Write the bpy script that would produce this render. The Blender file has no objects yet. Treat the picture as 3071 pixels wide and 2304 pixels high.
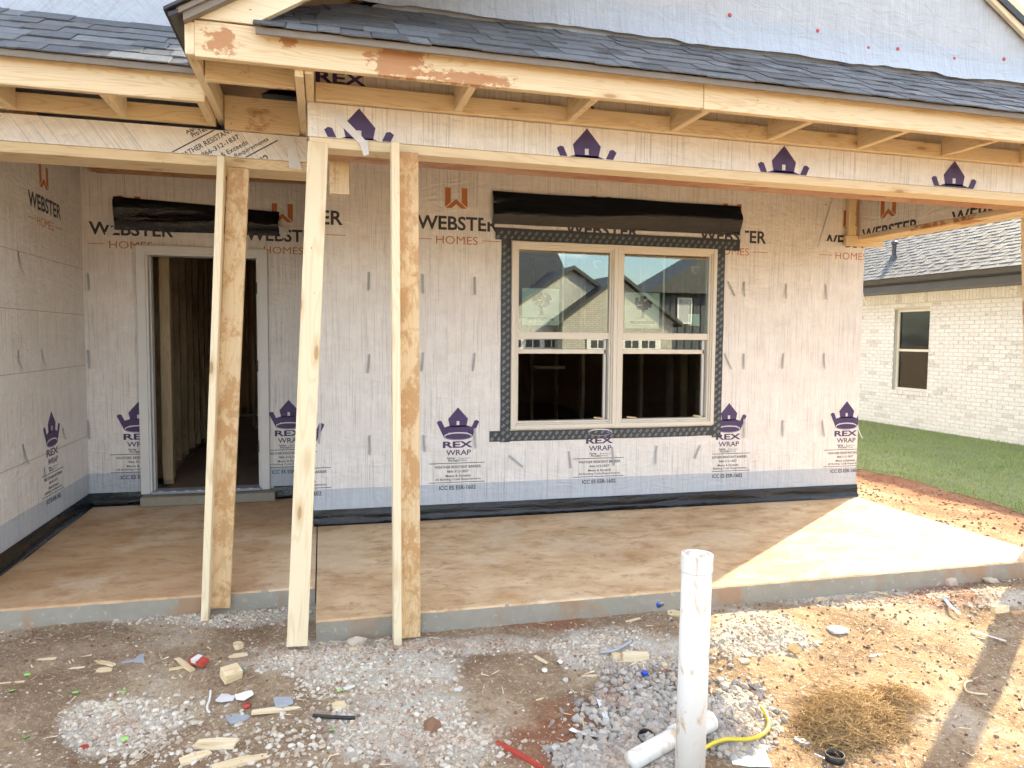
import bpy, bmesh, math, random
import numpy as np
from mathutils import Vector, Matrix, noise as mn
random.seed(7); rng = np.random.default_rng(7)
scene = bpy.context.scene
C = scene.collection
# ------------------------------------------------------------------ camera, sky, sun, exposure
FPX, YAW, PITCH, ROLL = 2223.2957, 0.2512, 0.0627, 0.0077
CAM = Vector((0.0712, -5.8482, 1.4614))
_f = Vector((math.sin(YAW)*math.cos(PITCH), math.cos(YAW)*math.cos(PITCH), -math.sin(PITCH)))
_r = Vector((math.cos(YAW), -math.sin(YAW), 0)); _u = _r.cross(_f)
RT = _r*math.cos(ROLL)+_u*math.sin(ROLL); UP = _u*math.cos(ROLL)-_r*math.sin(ROLL); FW = _f
cd = bpy.data.cameras.new('camera'); cam = bpy.data.objects.new('camera', cd); C.objects.link(cam)
cd.sensor_width = 36; cd.lens = 36*FPX/3071; cd.clip_start = .05; cd.clip_end = 500
cam.matrix_world = Matrix(((RT.x, UP.x, -FW.x, CAM.x), (RT.y, UP.y, -FW.y, CAM.y), (RT.z, UP.z, -FW.z, CAM.z), (0, 0, 0, 1)))
scene.camera = cam
ELEV = math.radians(30.5); SUNAZ = Vector((.8, .6, 0)).normalized()
SUN = Vector((SUNAZ.x*math.cos(ELEV), SUNAZ.y*math.cos(ELEV), math.sin(ELEV)))
w = bpy.data.worlds.new('World'); scene.world = w; w.use_nodes = True
nt = w.node_tree; bg = nt.nodes['Background']
sky = nt.nodes.new('ShaderNodeTexSky'); sky.sky_type = 'NISHITA'; sky.sun_disc = False
sky.sun_elevation = ELEV; sky.sun_rotation = math.atan2(SUN.x, SUN.y)
sky.air_density = 1.0; sky.dust_density = 1.5; sky.ozone_density = 1.0
tc = nt.nodes.new('ShaderNodeTexCoord'); mp = nt.nodes.new('ShaderNodeMapping'); mp.inputs['Scale'].default_value = (1, 1, 2.6); mp.inputs['Location'].default_value = (3.1, .2, 1.4)
cn = nt.nodes.new('ShaderNodeTexNoise'); cn.inputs['Scale'].default_value = 2.6; cn.inputs['Detail'].default_value = 4; cn.inputs['Roughness'].default_value = .58
cr = nt.nodes.new('ShaderNodeValToRGB'); cr.color_ramp.elements[0].position = .49; cr.color_ramp.elements[1].position = .66
cr.color_ramp.elements[1].color = (.85, .85, .85, 1)
cm = nt.nodes.new('ShaderNodeMixRGB'); cm.inputs['Color2'].default_value = (11.5, 11.1, 10.6, 1)
nt.links.new(tc.outputs['Generated'], mp.inputs['Vector']); nt.links.new(mp.outputs[0], cn.inputs['Vector'])
nt.links.new(cn.outputs['Fac'], cr.inputs[0]); nt.links.new(cr.outputs[0], cm.inputs['Fac'])
nt.links.new(sky.outputs[0], cm.inputs['Color1']); nt.links.new(cm.outputs[0], bg.inputs['Color'])
bg.inputs['Strength'].default_value = .15
sl = bpy.data.lights.new('sun', 'SUN'); sl.energy = 4.4; sl.angle = math.radians(.55); sl.color = (1, .82, .50)
so = bpy.data.objects.new('sun', sl); C.objects.link(so); so.rotation_euler = SUN.to_track_quat('Z', 'Y').to_euler(); so.location = (20, 15, 15)
vs = scene.view_settings; vs.view_transform = 'Standard'; vs.look = 'None'; vs.gamma = 1; vs.use_curve_mapping = False; vs.exposure = 1.90
scene.cycles.max_bounces = 6; scene.cycles.diffuse_bounces = 3; scene.cycles.transparent_max_bounces = 12
scene.cycles.sample_clamp_indirect = 4; scene.cycles.use_denoising = True; scene.cycles.use_adaptive_sampling = True; scene.cycles.adaptive_threshold = .03; scene.cycles.adaptive_min_samples = 12; scene.cycles.use_light_tree = False

# ------------------------------------------------------------------ from a picture point (0..2212 x 0..1660) to a point of the place on a known plane
PX = 3071/2212
def ray(u, v): return FW+RT*((u*PX-1535.5)/FPX)-UP*((v*PX-1152)/FPX)
def at_x(u, v, x): d = ray(u, v); return CAM+d*((x-CAM.x)/d.x)
def at_y(u, v, y): d = ray(u, v); return CAM+d*((y-CAM.y)/d.y)
def at_z(u, v, z): d = ray(u, v); return CAM+d*((z-CAM.z)/d.z)
def pix(p):
    d = Vector(p)-CAM; z = d.dot(FW); return ((1535.5+FPX*d.dot(RT)/z)/PX, (1152-FPX*d.dot(UP)/z)/PX)

# ------------------------------------------------------------------ material helpers
def S(nt, node, k, v):
    i = node.inputs[k]
    if isinstance(v, bpy.types.NodeSocket): nt.links.new(v, i)
    else: i.default_value = v
def nd(nt, t, ins={}, **pr):
    n = nt.nodes.new(t)
    for k, v in pr.items(): setattr(n, k, v)
    for k, v in ins.items(): S(nt, n, k, v)
    return n
def noise(nt, vec, scale=5, detail=3, rough=.5, dist=0): return nd(nt, 'ShaderNodeTexNoise', {'Vector': vec, 'Scale': scale, 'Detail': detail, 'Roughness': rough, 'Distortion': dist}).outputs['Fac']
def vor(nt, vec, scale, out='Distance'): return nd(nt, 'ShaderNodeTexVoronoi', {'Vector': vec, 'Scale': scale}).outputs[out]
def mapp(nt, vec, scale=(1, 1, 1), rot=(0, 0, 0), loc=(0, 0, 0)): return nd(nt, 'ShaderNodeMapping', {'Vector': vec, 'Scale': scale, 'Rotation': rot, 'Location': loc}).outputs[0]
def math_(nt, op, a, b=0, clamp=False):
    n = nd(nt, 'ShaderNodeMath', operation=op, use_clamp=clamp); S(nt, n, 0, a); S(nt, n, 1, b); return n.outputs[0]
def ramp(nt, fac, a, b, lo=0., hi=1.):
    n = nd(nt, 'ShaderNodeMapRange', {'Value': fac, 'From Min': a, 'From Max': b, 'To Min': lo, 'To Max': hi}); return n.outputs[0]
def mix(nt, fac, a, b, mode='MIX'):
    n = nd(nt, 'ShaderNodeMixRGB', blend_type=mode); S(nt, n, 'Fac', fac)
    for k, v in (('Color1', a), ('Color2', b)): S(nt, n, k, v if isinstance(v, bpy.types.NodeSocket) else tuple(v)+(1,)*(4-len(v)))
    return n.outputs[0]
def bump(nt, h, strength=.3, dist=.01): return nd(nt, 'ShaderNodeBump', {'Height': h, 'Strength': strength, 'Distance': dist}).outputs[0]
def newmat(name):
    m = bpy.data.materials.new(name); m.use_nodes = True
    return m, m.node_tree, m.node_tree.nodes['Principled BSDF']
def simple(name, col, rough=.6, metal=0, var=.12, vscale=18, bmp=0, bscale=60, spec=.5):
    m, nt, b = newmat(name); tc = nd(nt, 'ShaderNodeTexCoord').outputs['Object']
    n = noise(nt, tc, vscale, 4, .6)
    S(nt, b, 'Base Color', mix(nt, n, [c*(1-var) for c in col], [min(1, c*(1+var)) for c in col]))
    b.inputs['Roughness'].default_value = rough; b.inputs['Metallic'].default_value = metal; b.inputs['Specular IOR Level'].default_value = spec
    if bmp: S(nt, b, 'Normal', bump(nt, noise(nt, tc, bscale, 4), bmp, .004))
    return m
def wrap_mat(name, stripe=False, rot=0, warm=0., lines=1., lo=(.745, .695, .635), hi=(.85, .81, .76)):
    m, nt, b = newmat(name); tc = nd(nt, 'ShaderNodeTexCoord').outputs['Object']
    rc = mapp(nt, tc, rot=(0, rot, 0))
    l1 = noise(nt, mapp(nt, rc, (135, 1, 1.7)), 1, 2, .6); l2 = noise(nt, mapp(nt, rc, (300, 1, 4)), 1, 2, .5)
    patch = noise(nt, rc, 2.3, 3, .6)
    lm = math_(nt, 'MULTIPLY', ramp(nt, l1, .53, .66), ramp(nt, patch, .3, .65, .45, .95))
    lf = math_(nt, 'MULTIPLY', ramp(nt, l2, .54, .7), .35)
    ll = math_(nt, 'MULTIPLY', math_(nt, 'MAXIMUM', lm, lf), .50*lines, True)
    mot = noise(nt, rc, 5.5, 5, .65, .6); osb = noise(nt, mapp(nt, rc, (1, 1, .55)), 26, 3, .7)
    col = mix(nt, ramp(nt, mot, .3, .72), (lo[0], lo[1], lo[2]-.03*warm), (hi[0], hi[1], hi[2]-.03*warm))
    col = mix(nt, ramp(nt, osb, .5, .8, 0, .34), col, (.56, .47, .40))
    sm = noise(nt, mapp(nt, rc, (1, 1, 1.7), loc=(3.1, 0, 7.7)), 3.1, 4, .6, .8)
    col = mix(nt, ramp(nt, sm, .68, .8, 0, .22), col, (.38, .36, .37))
    if stripe:
        sx = nd(nt, 'ShaderNodeSeparateXYZ', {'Vector': tc}).outputs['Z']
        e = math_(nt, 'ADD', sx, math_(nt, 'MULTIPLY', noise(nt, tc, 3, 2), .006))
        col = mix(nt, ramp(nt, e, stripe+.0035, stripe+.001, 0, .8), col, (.43, .48, .54))
    col = mix(nt, ll, col, (.20, .19, .21))
    S(nt, b, 'Base Color', col); b.inputs['Roughness'].default_value = .42; b.inputs['Specular IOR Level'].default_value = .4
    wr = noise(nt, mapp(nt, rc, (.8, 1, 1.9), rot=(0, .45, 0)), 7, 4, .55, 1.6)
    w2 = noise(nt, mapp(nt, rc, (2.5, 1, .5), rot=(0, -.6, 0)), 6, 3, .5, 1.2)
    h = math_(nt, 'ADD', math_(nt, 'ADD', math_(nt, 'MULTIPLY', wr, 1.), math_(nt, 'MULTIPLY', w2, .7)), math_(nt, 'MULTIPLY', l1, .10))
    S(nt, b, 'Normal', bump(nt, h, .55, .022)); return m
def wood_mat(name, a=(.76, .61, .39), d=(.585, .42, .215), mud=0., mudcol=(.36, .15, .06), grain=1., spots=(), mscale=3.4):
    m, nt, b = newmat(name); tc = nd(nt, 'ShaderNodeTexCoord').outputs['Object']
    rnd = nd(nt, 'ShaderNodeObjectInfo').outputs['Random']
    off = nd(nt, 'ShaderNodeCombineXYZ', {'X': math_(nt, 'MULTIPLY', rnd, 37.), 'Y': math_(nt, 'MULTIPLY', rnd, 11.3), 'Z': math_(nt, 'MULTIPLY', rnd, 5.7)}).outputs[0]
    v = nd(nt, 'ShaderNodeVectorMath', {0: tc, 1: off}, operation='ADD').outputs[0]
    body = noise(nt, mapp(nt, v, (.55, 7, 7)), 1, 3, .5, .35)
    rings = math_(nt, 'SINE', math_(nt, 'MULTIPLY', body, 165*grain))
    fine = noise(nt, mapp(nt, v, (3, 190, 190)), 1, 3, .6)
    f = math_(nt, 'ADD', math_(nt, 'MULTIPLY', ramp(nt, rings, .45, 1), .66), math_(nt, 'MULTIPLY', fine, .3))
    col = mix(nt, f, a, d)
    tone = noise(nt, v, 1.7, 2); col = mix(nt, ramp(nt, tone, .35, .7, 0, .3), col, (.80, .67, .46))
    kd = nd(nt, 'ShaderNodeTexVoronoi', {'Vector': mapp(nt, v, (2.6, 9, 9)), 'Scale': 1.}).outputs['Distance']
    col = mix(nt, ramp(nt, kd, .075, .11, .85, 0), col, (.16, .075, .03))
    col = mix(nt, math_(nt, 'MULTIPLY', ramp(nt, kd, .11, .27, .55, 0), 1), col, (.52, .34, .16))
    dots = vor(nt, mapp(nt, v, (6, 14, 14)), 1.); col = mix(nt, ramp(nt, dots, .025, .04, .8, 0), col, (.06, .05, .045))
    if mud:
        mm = noise(nt, mapp(nt, v, (1.0, 1.5, 1.5)), mscale, 8, .75, .3)
        col = mix(nt, ramp(nt, mm, .67-.2*mud, .72-.16*mud, 0, .85), col, mudcol)
    for sx_, sz_, rx_, rz_ in spots:
        q = nd(nt, 'ShaderNodeVectorMath', {0: mapp(nt, tc, (1/rx_, 0, 1/rz_), loc=(-sx_/rx_, 0, -sz_/rz_))}, operation='LENGTH').outputs['Value']
        mm = math_(nt, 'ADD', q, math_(nt, 'MULTIPLY', math_(nt, 'SUBTRACT', noise(nt, mapp(nt, tc, (1, 1, 1.6)), 17, 6, .72), .5), 3.2))
        col = mix(nt, ramp(nt, mm, 1.0, .75, 0, .88), col, mudcol)
    S(nt, b, 'Base Color', mix(nt, math_(nt, 'MULTIPLY', rnd, .2), col, (.68, .50, .27)))
    b.inputs['Roughness'].default_value = .62; b.inputs['Specular IOR Level'].default_value = .3
    S(nt, b, 'Normal', bump(nt, math_(nt, 'ADD', fine, math_(nt, 'MULTIPLY', rings, .25)), .25, .002)); return m
def slab_mat(name):
    m, nt, b = newmat(name); g = nd(nt, 'ShaderNodeNewGeometry').outputs['Position']
    n1 = noise(nt, mapp(nt, g, (1, 1.5, 1)), 1.9, 8, .72, .3); n2 = noise(nt, mapp(nt, g, (1, 1.5, 1), loc=(4, 9, 0)), 5.5, 8, .75, .4)
    n3 = noise(nt, g, 90, 3, .7); n4 = noise(nt, mapp(nt, g, loc=(9, 2, 1)), 1.3, 6, .65)
    col = mix(nt, ramp(nt, n1, .36, .64), (.80, .60, .37), (.56, .345, .175))
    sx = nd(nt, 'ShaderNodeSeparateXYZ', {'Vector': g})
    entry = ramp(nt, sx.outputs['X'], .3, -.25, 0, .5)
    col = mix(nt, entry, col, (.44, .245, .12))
    col = mix(nt, ramp(nt, n2, .51, .62, 0, .62), col, (.40, .21, .105))
    col = mix(nt, ramp(nt, n4, .54, .62, 0, .5), col, (.80, .65, .45))
    col = mix(nt, ramp(nt, n3, .62, .75, 0, .35), col, (.74, .69, .60))
    sp = vor(nt, g, 26); col = mix(nt, ramp(nt, sp, .035, .06, .6, 0), col, (.68, .64, .58))
    S(nt, b, 'Base Color', col); b.inputs['Roughness'].default_value = .8; b.inputs['Specular IOR Level'].default_value = .25
    br = noise(nt, mapp(nt, g, (210, 4, 1)), 1, 2, .5)
    S(nt, b, 'Normal', bump(nt, math_(nt, 'ADD', br, math_(nt, 'MULTIPLY', n3, .6)), .35, .004)); return m
def slabface_mat(name):
    m, nt, b = newmat(name); g = nd(nt, 'ShaderNodeNewGeometry').outputs['Position']
    n1 = noise(nt, g, 7, 6, .65); n2 = noise(nt, g, 26, 5, .7, .4); n3 = noise(nt, mapp(nt, g, (1, 1, .5), loc=(3, 1, 2)), 3.4, 5, .6)
    col = mix(nt, n1, (.24, .215, .17), (.37, .335, .265)); col = mix(nt, ramp(nt, n2, .6, .68, 0, .55), col, (.56, .51, .43))
    col = mix(nt, ramp(nt, n3, .55, .66, 0, .7), col, (.36, .19, .09))
    S(nt, b, 'Base Color', col); b.inputs['Roughness'].default_value = .85; S(nt, b, 'Normal', bump(nt, n2, .5, .006)); return m
def dirt_mat(name):
    m, nt, b = newmat(name); g = nd(nt, 'ShaderNodeNewGeometry').outputs['Position']
    at = nd(nt, 'ShaderNodeVertexColor', layer_name='zone'); sp = nd(nt, 'ShaderNodeSeparateColor', {'Color': at.outputs['Color']})
    n1 = noise(nt, g, 1.6, 6, .65, .4); n2 = noise(nt, g, 9, 7, .7, .5); n3 = noise(nt, g, 55, 5, .7); n4 = noise(nt, g, 160, 3, .6)
    col = mix(nt, ramp(nt, n1, .32, .68), (.20, .122, .07), (.45, .335, .21))
    col = mix(nt, ramp(nt, n2, .5, .72, 0, .7), col, (.17, .10, .064)); col = mix(nt, ramp(nt, n2, .44, .28, 0, .6), col, (.52, .41, .27))
    col = mix(nt, ramp(nt, n3, .54, .68, 0, .75), col, (.58, .50, .40)); col = mix(nt, ramp(nt, n3, .42, .3, 0, .6), col, (.10, .058, .038))
    wm = math_(nt, 'MULTIPLY', math_(nt, 'MAXIMUM', sp.outputs[0], ramp(nt, n1, .54, .68, 0, .4)), ramp(nt, math_(nt, 'ADD', n2, math_(nt, 'MULTIPLY', n3, .6)), .55, .85), True)
    col = mix(nt, wm, col, mix(nt, n3, (.42, .38, .32), (.66, .62, .54)))
    col = mix(nt, math_(nt, 'MULTIPLY', sp.outputs[1], ramp(nt, n2, .35, .6, .3, 1)), col, mix(nt, n3, (.15, .12, .10), (.30, .27, .25)))
    col = mix(nt, math_(nt, 'MULTIPLY', sp.outputs[2], ramp(nt, n2, .3, .7, .5, 1)), col, (.27, .105, .055))
    S(nt, b, 'Base Color', col); b.inputs['Roughness'].default_value = .95; b.inputs['Specular IOR Level'].default_value = .15
    h = math_(nt, 'ADD', math_(nt, 'MULTIPLY', n2, 1.), math_(nt, 'ADD', math_(nt, 'MULTIPLY', n3, .6), math_(nt, 'MULTIPLY', n4, .35)))
    S(nt, b, 'Normal', bump(nt, h, .9, .02)); return m
def shingle_mat(name, a, d):
    m, nt, b = newmat(name); g = nd(nt, 'ShaderNodeNewGeometry'); oi = nd(nt, 'ShaderNodeObjectInfo').outputs['Random']
    r = math_(nt, 'FRACT', math_(nt, 'ADD', math_(nt, 'MULTIPLY', oi, 7.31), g.outputs['Random Per Island']))
    r2 = math_(nt, 'FRACT', math_(nt, 'MULTIPLY', r, 5.77))
    gr = noise(nt, g.outputs['Position'], 420, 2, .7); gp = noise(nt, g.outputs['Position'], 14, 4, .6)
    col = mix(nt, r, a, d); col = mix(nt, ramp(nt, r2, .72, .8, 0, .5), col, (.105, .09, .085))
    col = mix(nt, ramp(nt, gr, .5, .8, 0, .7), col, [min(1, c*2.6) for c in a]); col = mix(nt, ramp(nt, gr, .48, .28, 0, .7), col, [c*.45 for c in d])
    col = mix(nt, ramp(nt, gp, .55, .75, 0, .3), col, (.20, .20, .20))
    S(nt, b, 'Base Color', col); b.inputs['Roughness'].default_value = .8; b.inputs['Specular IOR Level'].default_value = .35
    S(nt, b, 'Normal', bump(nt, gr, .6, .002)); return m
def brick_mat(name):
    m, nt, b = newmat(name); g = nd(nt, 'ShaderNodeNewGeometry'); p = g.outputs['Position']; oi = nd(nt, 'ShaderNodeObjectInfo').outputs['Random']
    r = math_(nt, 'FRACT', math_(nt, 'ADD', math_(nt, 'MULTIPLY', oi, 7.31), g.outputs['Random Per Island']))
    col = mix(nt, r, (.76, .735, .69), (.86, .84, .80)); col = mix(nt, ramp(nt, r, .86, .95, 0, .55), col, (.56, .50, .43)); n = noise(nt, mapp(nt, p, (1, 1, 2)), 22, 6, .75, .6); n2 = noise(nt, p, 3, 2)
    col = mix(nt, ramp(nt, math_(nt, 'ADD', n, math_(nt, 'MULTIPLY', r, .08)), .60, .68, 0, .75), col, (.36, .30, .25))
    S(nt, b, 'Base Color', mix(nt, ramp(nt, n2, .4, .7, 0, .15), col, (.60, .53, .47))); b.inputs['Roughness'].default_value = .85
    S(nt, b, 'Normal', bump(nt, n, .6, .006)); return m
def farbrick_mat(name):
    m, nt, b = newmat(name); p = nd(nt, 'ShaderNodeNewGeometry').outputs['Position']
    bt = nd(nt, 'ShaderNodeTexBrick', {'Vector': mapp(nt, p, (1, 1, 1), rot=(math.pi/2, 0, 0)), 'Color1': (.50, .48, .44, 1), 'Color2': (.38, .36, .33, 1), 'Mortar': (.20, .19, .18, 1), 'Scale': 1., 'Mortar Size': .012, 'Brick Width': .26, 'Row Height': .09})
    S(nt, b, 'Base Color', bt.outputs['Color']); b.inputs['Roughness'].default_value = .9; return m
def shake_mat(name):
    m, nt, b = newmat(name); p = nd(nt, 'ShaderNodeNewGeometry').outputs['Position']
    n = noise(nt, mapp(nt, p, (9, 1, 3)), 1, 2, .6); S(nt, b, 'Base Color', mix(nt, ramp(nt, n, .3, .7), (.36, .365, .36), (.56, .56, .54))); b.inputs['Roughness'].default_value = .85; return m
def stone_mat(name, cols, mud=(.30, .15, .08), mudf=.4):
    m, nt, b = newmat(name); g = nd(nt, 'ShaderNodeNewGeometry'); r = g.outputs['Random Per Island']
    cr = nd(nt, 'ShaderNodeValToRGB'); S(nt, cr, 0, r); e = cr.color_ramp.elements
    for i, c in enumerate(cols):
        el = e[i] if i < 2 else e.new(1.)
        el.position = i/(len(cols)-1); el.color = tuple(c)+(1,)
    n = noise(nt, g.outputs['Position'], 35, 4, .65); n2 = noise(nt, g.outputs['Position'], 4, 3)
    col = mix(nt, ramp(nt, n, .5, .75, 0, mudf), cr.outputs[0], mud); col = mix(nt, ramp(nt, n2, .5, .68, 0, mudf), col, mud)
    S(nt, b, 'Base Color', col); b.inputs['Roughness'].default_value = .9; b.inputs['Specular IOR Level'].default_value = .2
    S(nt, b, 'Normal', bump(nt, n, .5, .003)); return m
def grass_mat(name):
    m, nt, b = newmat(name); g = nd(nt, 'ShaderNodeNewGeometry'); r = g.outputs['Random Per Island']; n = noise(nt, g.outputs['Position'], 1.3, 4, .6)
    col = mix(nt, r, (.16, .255, .06), (.33, .41, .14)); col = mix(nt, ramp(nt, n, .48, .7, 0, .6), col, (.27, .26, .14))
    S(nt, b, 'Base Color', col); b.inputs['Roughness'].default_value = .7; return m
def glass_mat(name, refl=.13, tint=(.80, .88, .85)):
    m, nt, b = newmat(name); nt.nodes.remove(b); out = nt.nodes['Material Output']
    gl = nd(nt, 'ShaderNodeBsdfGlossy', {'Roughness': .0, 'Color': (.93, .97, .95, 1)}); tr = nd(nt, 'ShaderNodeBsdfTransparent', {'Color': tint+(1,)})
    fr = nd(nt, 'ShaderNodeFresnel', {'IOR': 1.5}).outputs[0]
    f = math_(nt, 'ADD', math_(nt, 'MULTIPLY', fr, 1.2), refl, True)
    mx = nd(nt, 'ShaderNodeMixShader', {0: f, 1: tr.outputs[0], 2: gl.outputs[0]}); nt.links.new(mx.outputs[0], out.inputs['Surface']); return m
def plastic_mat(name, col=(.005, .006, .008), rough=.2):
    m, nt, b = newmat(name); tc = nd(nt, 'ShaderNodeTexCoord').outputs['Object']
    n = noise(nt, mapp(nt, tc, (.6, 2, 2.6)), 4, 2, .4, .8); d = noise(nt, tc, 9, 5, .7)
    S(nt, b, 'Base Color', mix(nt, ramp(nt, d, .66, .8, 0, .25), col, (.08, .07, .055)))
    b.inputs['Roughness'].default_value = rough; S(nt, b, 'Normal', bump(nt, math_(nt, 'ADD', n, math_(nt, 'MULTIPLY', noise(nt, mapp(nt, tc, (3, 2, 5)), 5, 3, .6, 1.5), .3)), .5, .03)); return m
def pvc_mat(name):
    m, nt, b = newmat(name); tc = nd(nt, 'ShaderNodeTexCoord').outputs['Object']
    n = noise(nt, mapp(nt, tc, (1, 1, .45)), 13, 6, .62, .8); n2 = noise(nt, mapp(nt, tc, (1, 1, .3)), 50, 3, .6)
    col = mix(nt, ramp(nt, n, .56, .63, 0, .7), (.80, .78, .73), (.55, .36, .17)); col = mix(nt, ramp(nt, n2, .6, .75, 0, .25), col, (.5, .46, .4))
    S(nt, b, 'Base Color', col); b.inputs['Roughness'].default_value = .38; return m

M = {}
M['wrap'] = wrap_mat('wrap_striped', .28); M['wrap_gable'] = wrap_mat('wrap_gable', 3.43, 0, .0, .8, (.43, .45, .47), (.50, .52, .54)); M['wrap_plain'] = wrap_mat('wrap_plain', False, 0, .6); M['wrap_up'] = wrap_mat('wrap_upper', 3.55, -.75, 0., .8, (.43, .45, .48), (.49, .515, .545)); M['wrap_diag'] = wrap_mat('wrap_diagonal', False, .62, .4)  # gable and upper wrap: bluish, also darkened in colour against the strong skylight
M['wood'] = wood_mat('pine'); M['wood_mud'] = wood_mat('pine_muddy', mud=.55); M['wood_fasc'] = wood_mat('pine_fascia', mud=.1, mudcol=(.40, .16, .06), spots=((-.33, .0, .13, .10), (-.02, -.05, .22, .03), (-1.08, .0, .07, .06), (-.80, .03, .04, .03)))
M['wood_rust'] = wood_mat('pine_rusty', (.70, .50, .27), (.52, .33, .15), mud=.98, mudcol=(.46, .235, .085), mscale=7.); M['wood_red'] = wood_mat('pine_clay', (.46, .22, .11), (.30, .125, .06), mud=.8, mudcol=(.34, .13, .06)); M['wood_white'] = wood_mat('pine_fresh', (.82, .70, .48), (.70, .55, .34), mud=.12, grain=.7)
M['osb'] = simple('osb', (.33, .21, .11), .8, var=.35, vscale=30); M['wood_shaded'] = wood_mat('pine_shaded', (.34, .255, .15), (.22, .15, .08))  # interior stud pine darkened in colour to deepen the indoor shade
M['slab'] = slab_mat('slab_concrete'); M['slabface'] = slabface_mat('slab_edge'); M['dirt'] = dirt_mat('dirt')
M['shingle'] = shingle_mat('shingle', (.155, .165, .175), (.058, .062, .068)); M['shingle_n'] = shingle_mat('shingle_neighbour', (.10, .11, .12), (.055, .06, .066))
M['drip'] = simple('drip_metal', (.20, .165, .125), .5, .1, .1); M['dark'] = simple('dark_metal', (.035, .035, .04), .5, 0, .2)
M['vinyl'] = simple('vinyl', (.72, .655, .55), .38, 0, .04, 4); M['white'] = simple('white_paint', (.70, .68, .645), .45, 0, .07, 8)
M['glass'] = glass_mat('glass', .13); M['glass_n'] = glass_mat('glass_neighbour', .0); M['black'] = plastic_mat('black_sheet'); M['tape'] = simple('flashing_tape', (.035, .042, .048), .42, 0, .25, 40)
M['mark'] = simple('tape_print', (.34, .37, .38), .5); M['purple'] = simple('print_purple', (.060, .034, .115), .5, 0, .3, 12); M['ink'] = simple('print_ink', (.035, .035, .045), .5, 0, .3)
M['orange'] = simple('print_orange', (.50, .165, .04), .5, 0, .15); M['paper'] = simple('paper', (.88, .89, .80), .7, 0, .04); M['galv'] = simple('galvanised', (.62, .62, .61), .35, .55, .1)
M['brick'] = brick_mat('whitewashed_brick'); M['mortar'] = simple('mortar', (.60, .57, .52), .95, 0, .15, 30, .5); M['gutter'] = simple('gutter', (.05, .048, .046), .4, .1, .08)
M['grass'] = grass_mat('grass'); M['soil'] = simple('lawn_soil', (.19, .21, .085), .95, 0, .4, 7, .8, 40)
M['gravel'] = stone_mat('gravel_grey', [(.25, .23, .20), (.42, .39, .345), (.32, .29, .25), (.54, .50, .445), (.44, .34, .24)]); M['rubble'] = stone_mat('rubble_white', [(.40, .34, .26), (.62, .56, .46), (.48, .38, .27), (.70, .65, .56), (.38, .26, .17)], mudf=.5)
M['clod'] = stone_mat('clay_clod', [(.26, .14, .085), (.34, .22, .15), (.18, .09, .05), (.42, .33, .25)]); M['pvc'] = pvc_mat('pvc'); M['yellow'] = simple('yellow_rubber', (.66, .52, .03), .4)
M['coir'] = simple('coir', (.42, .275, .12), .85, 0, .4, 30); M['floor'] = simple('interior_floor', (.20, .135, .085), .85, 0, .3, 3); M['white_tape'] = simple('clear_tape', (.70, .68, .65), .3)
M['lime'] = simple('lime_cap', (.28, .66, .12), .45); M['blue'] = simple('blue_plastic', (.02, .07, .50), .3); M['redp'] = simple('red_paint', (.40, .055, .035), .55, 0, .3)
M['farbrick'] = farbrick_mat('far_brick'); M['siding'] = shake_mat('shake_siding'); M['chalk'] = simple('chalk_line', (.42, .27, .22), .8); M['navy'] = simple('dark_siding', (.05, .058, .075), .7, 0, .2); M['garage'] = simple('garage_white', (.62, .62, .61), .5, 0, .04)
M['greyp'] = simple('grey_plastic', (.36, .38, .42), .5, 0, .15); M['teal'] = simple('teal_plastic', (.02, .22, .30), .4); M['amber'] = simple('yellow_paper', (.62, .42, .05), .6); M['cream'] = simple('cream_sticker', (.66, .52, .34), .5)
M['black_rubber'] = simple('black_rubber', (.02, .02, .02), .5); M['door_w'] = simple('wrap_white', (.66, .63, .62), .5)

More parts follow.
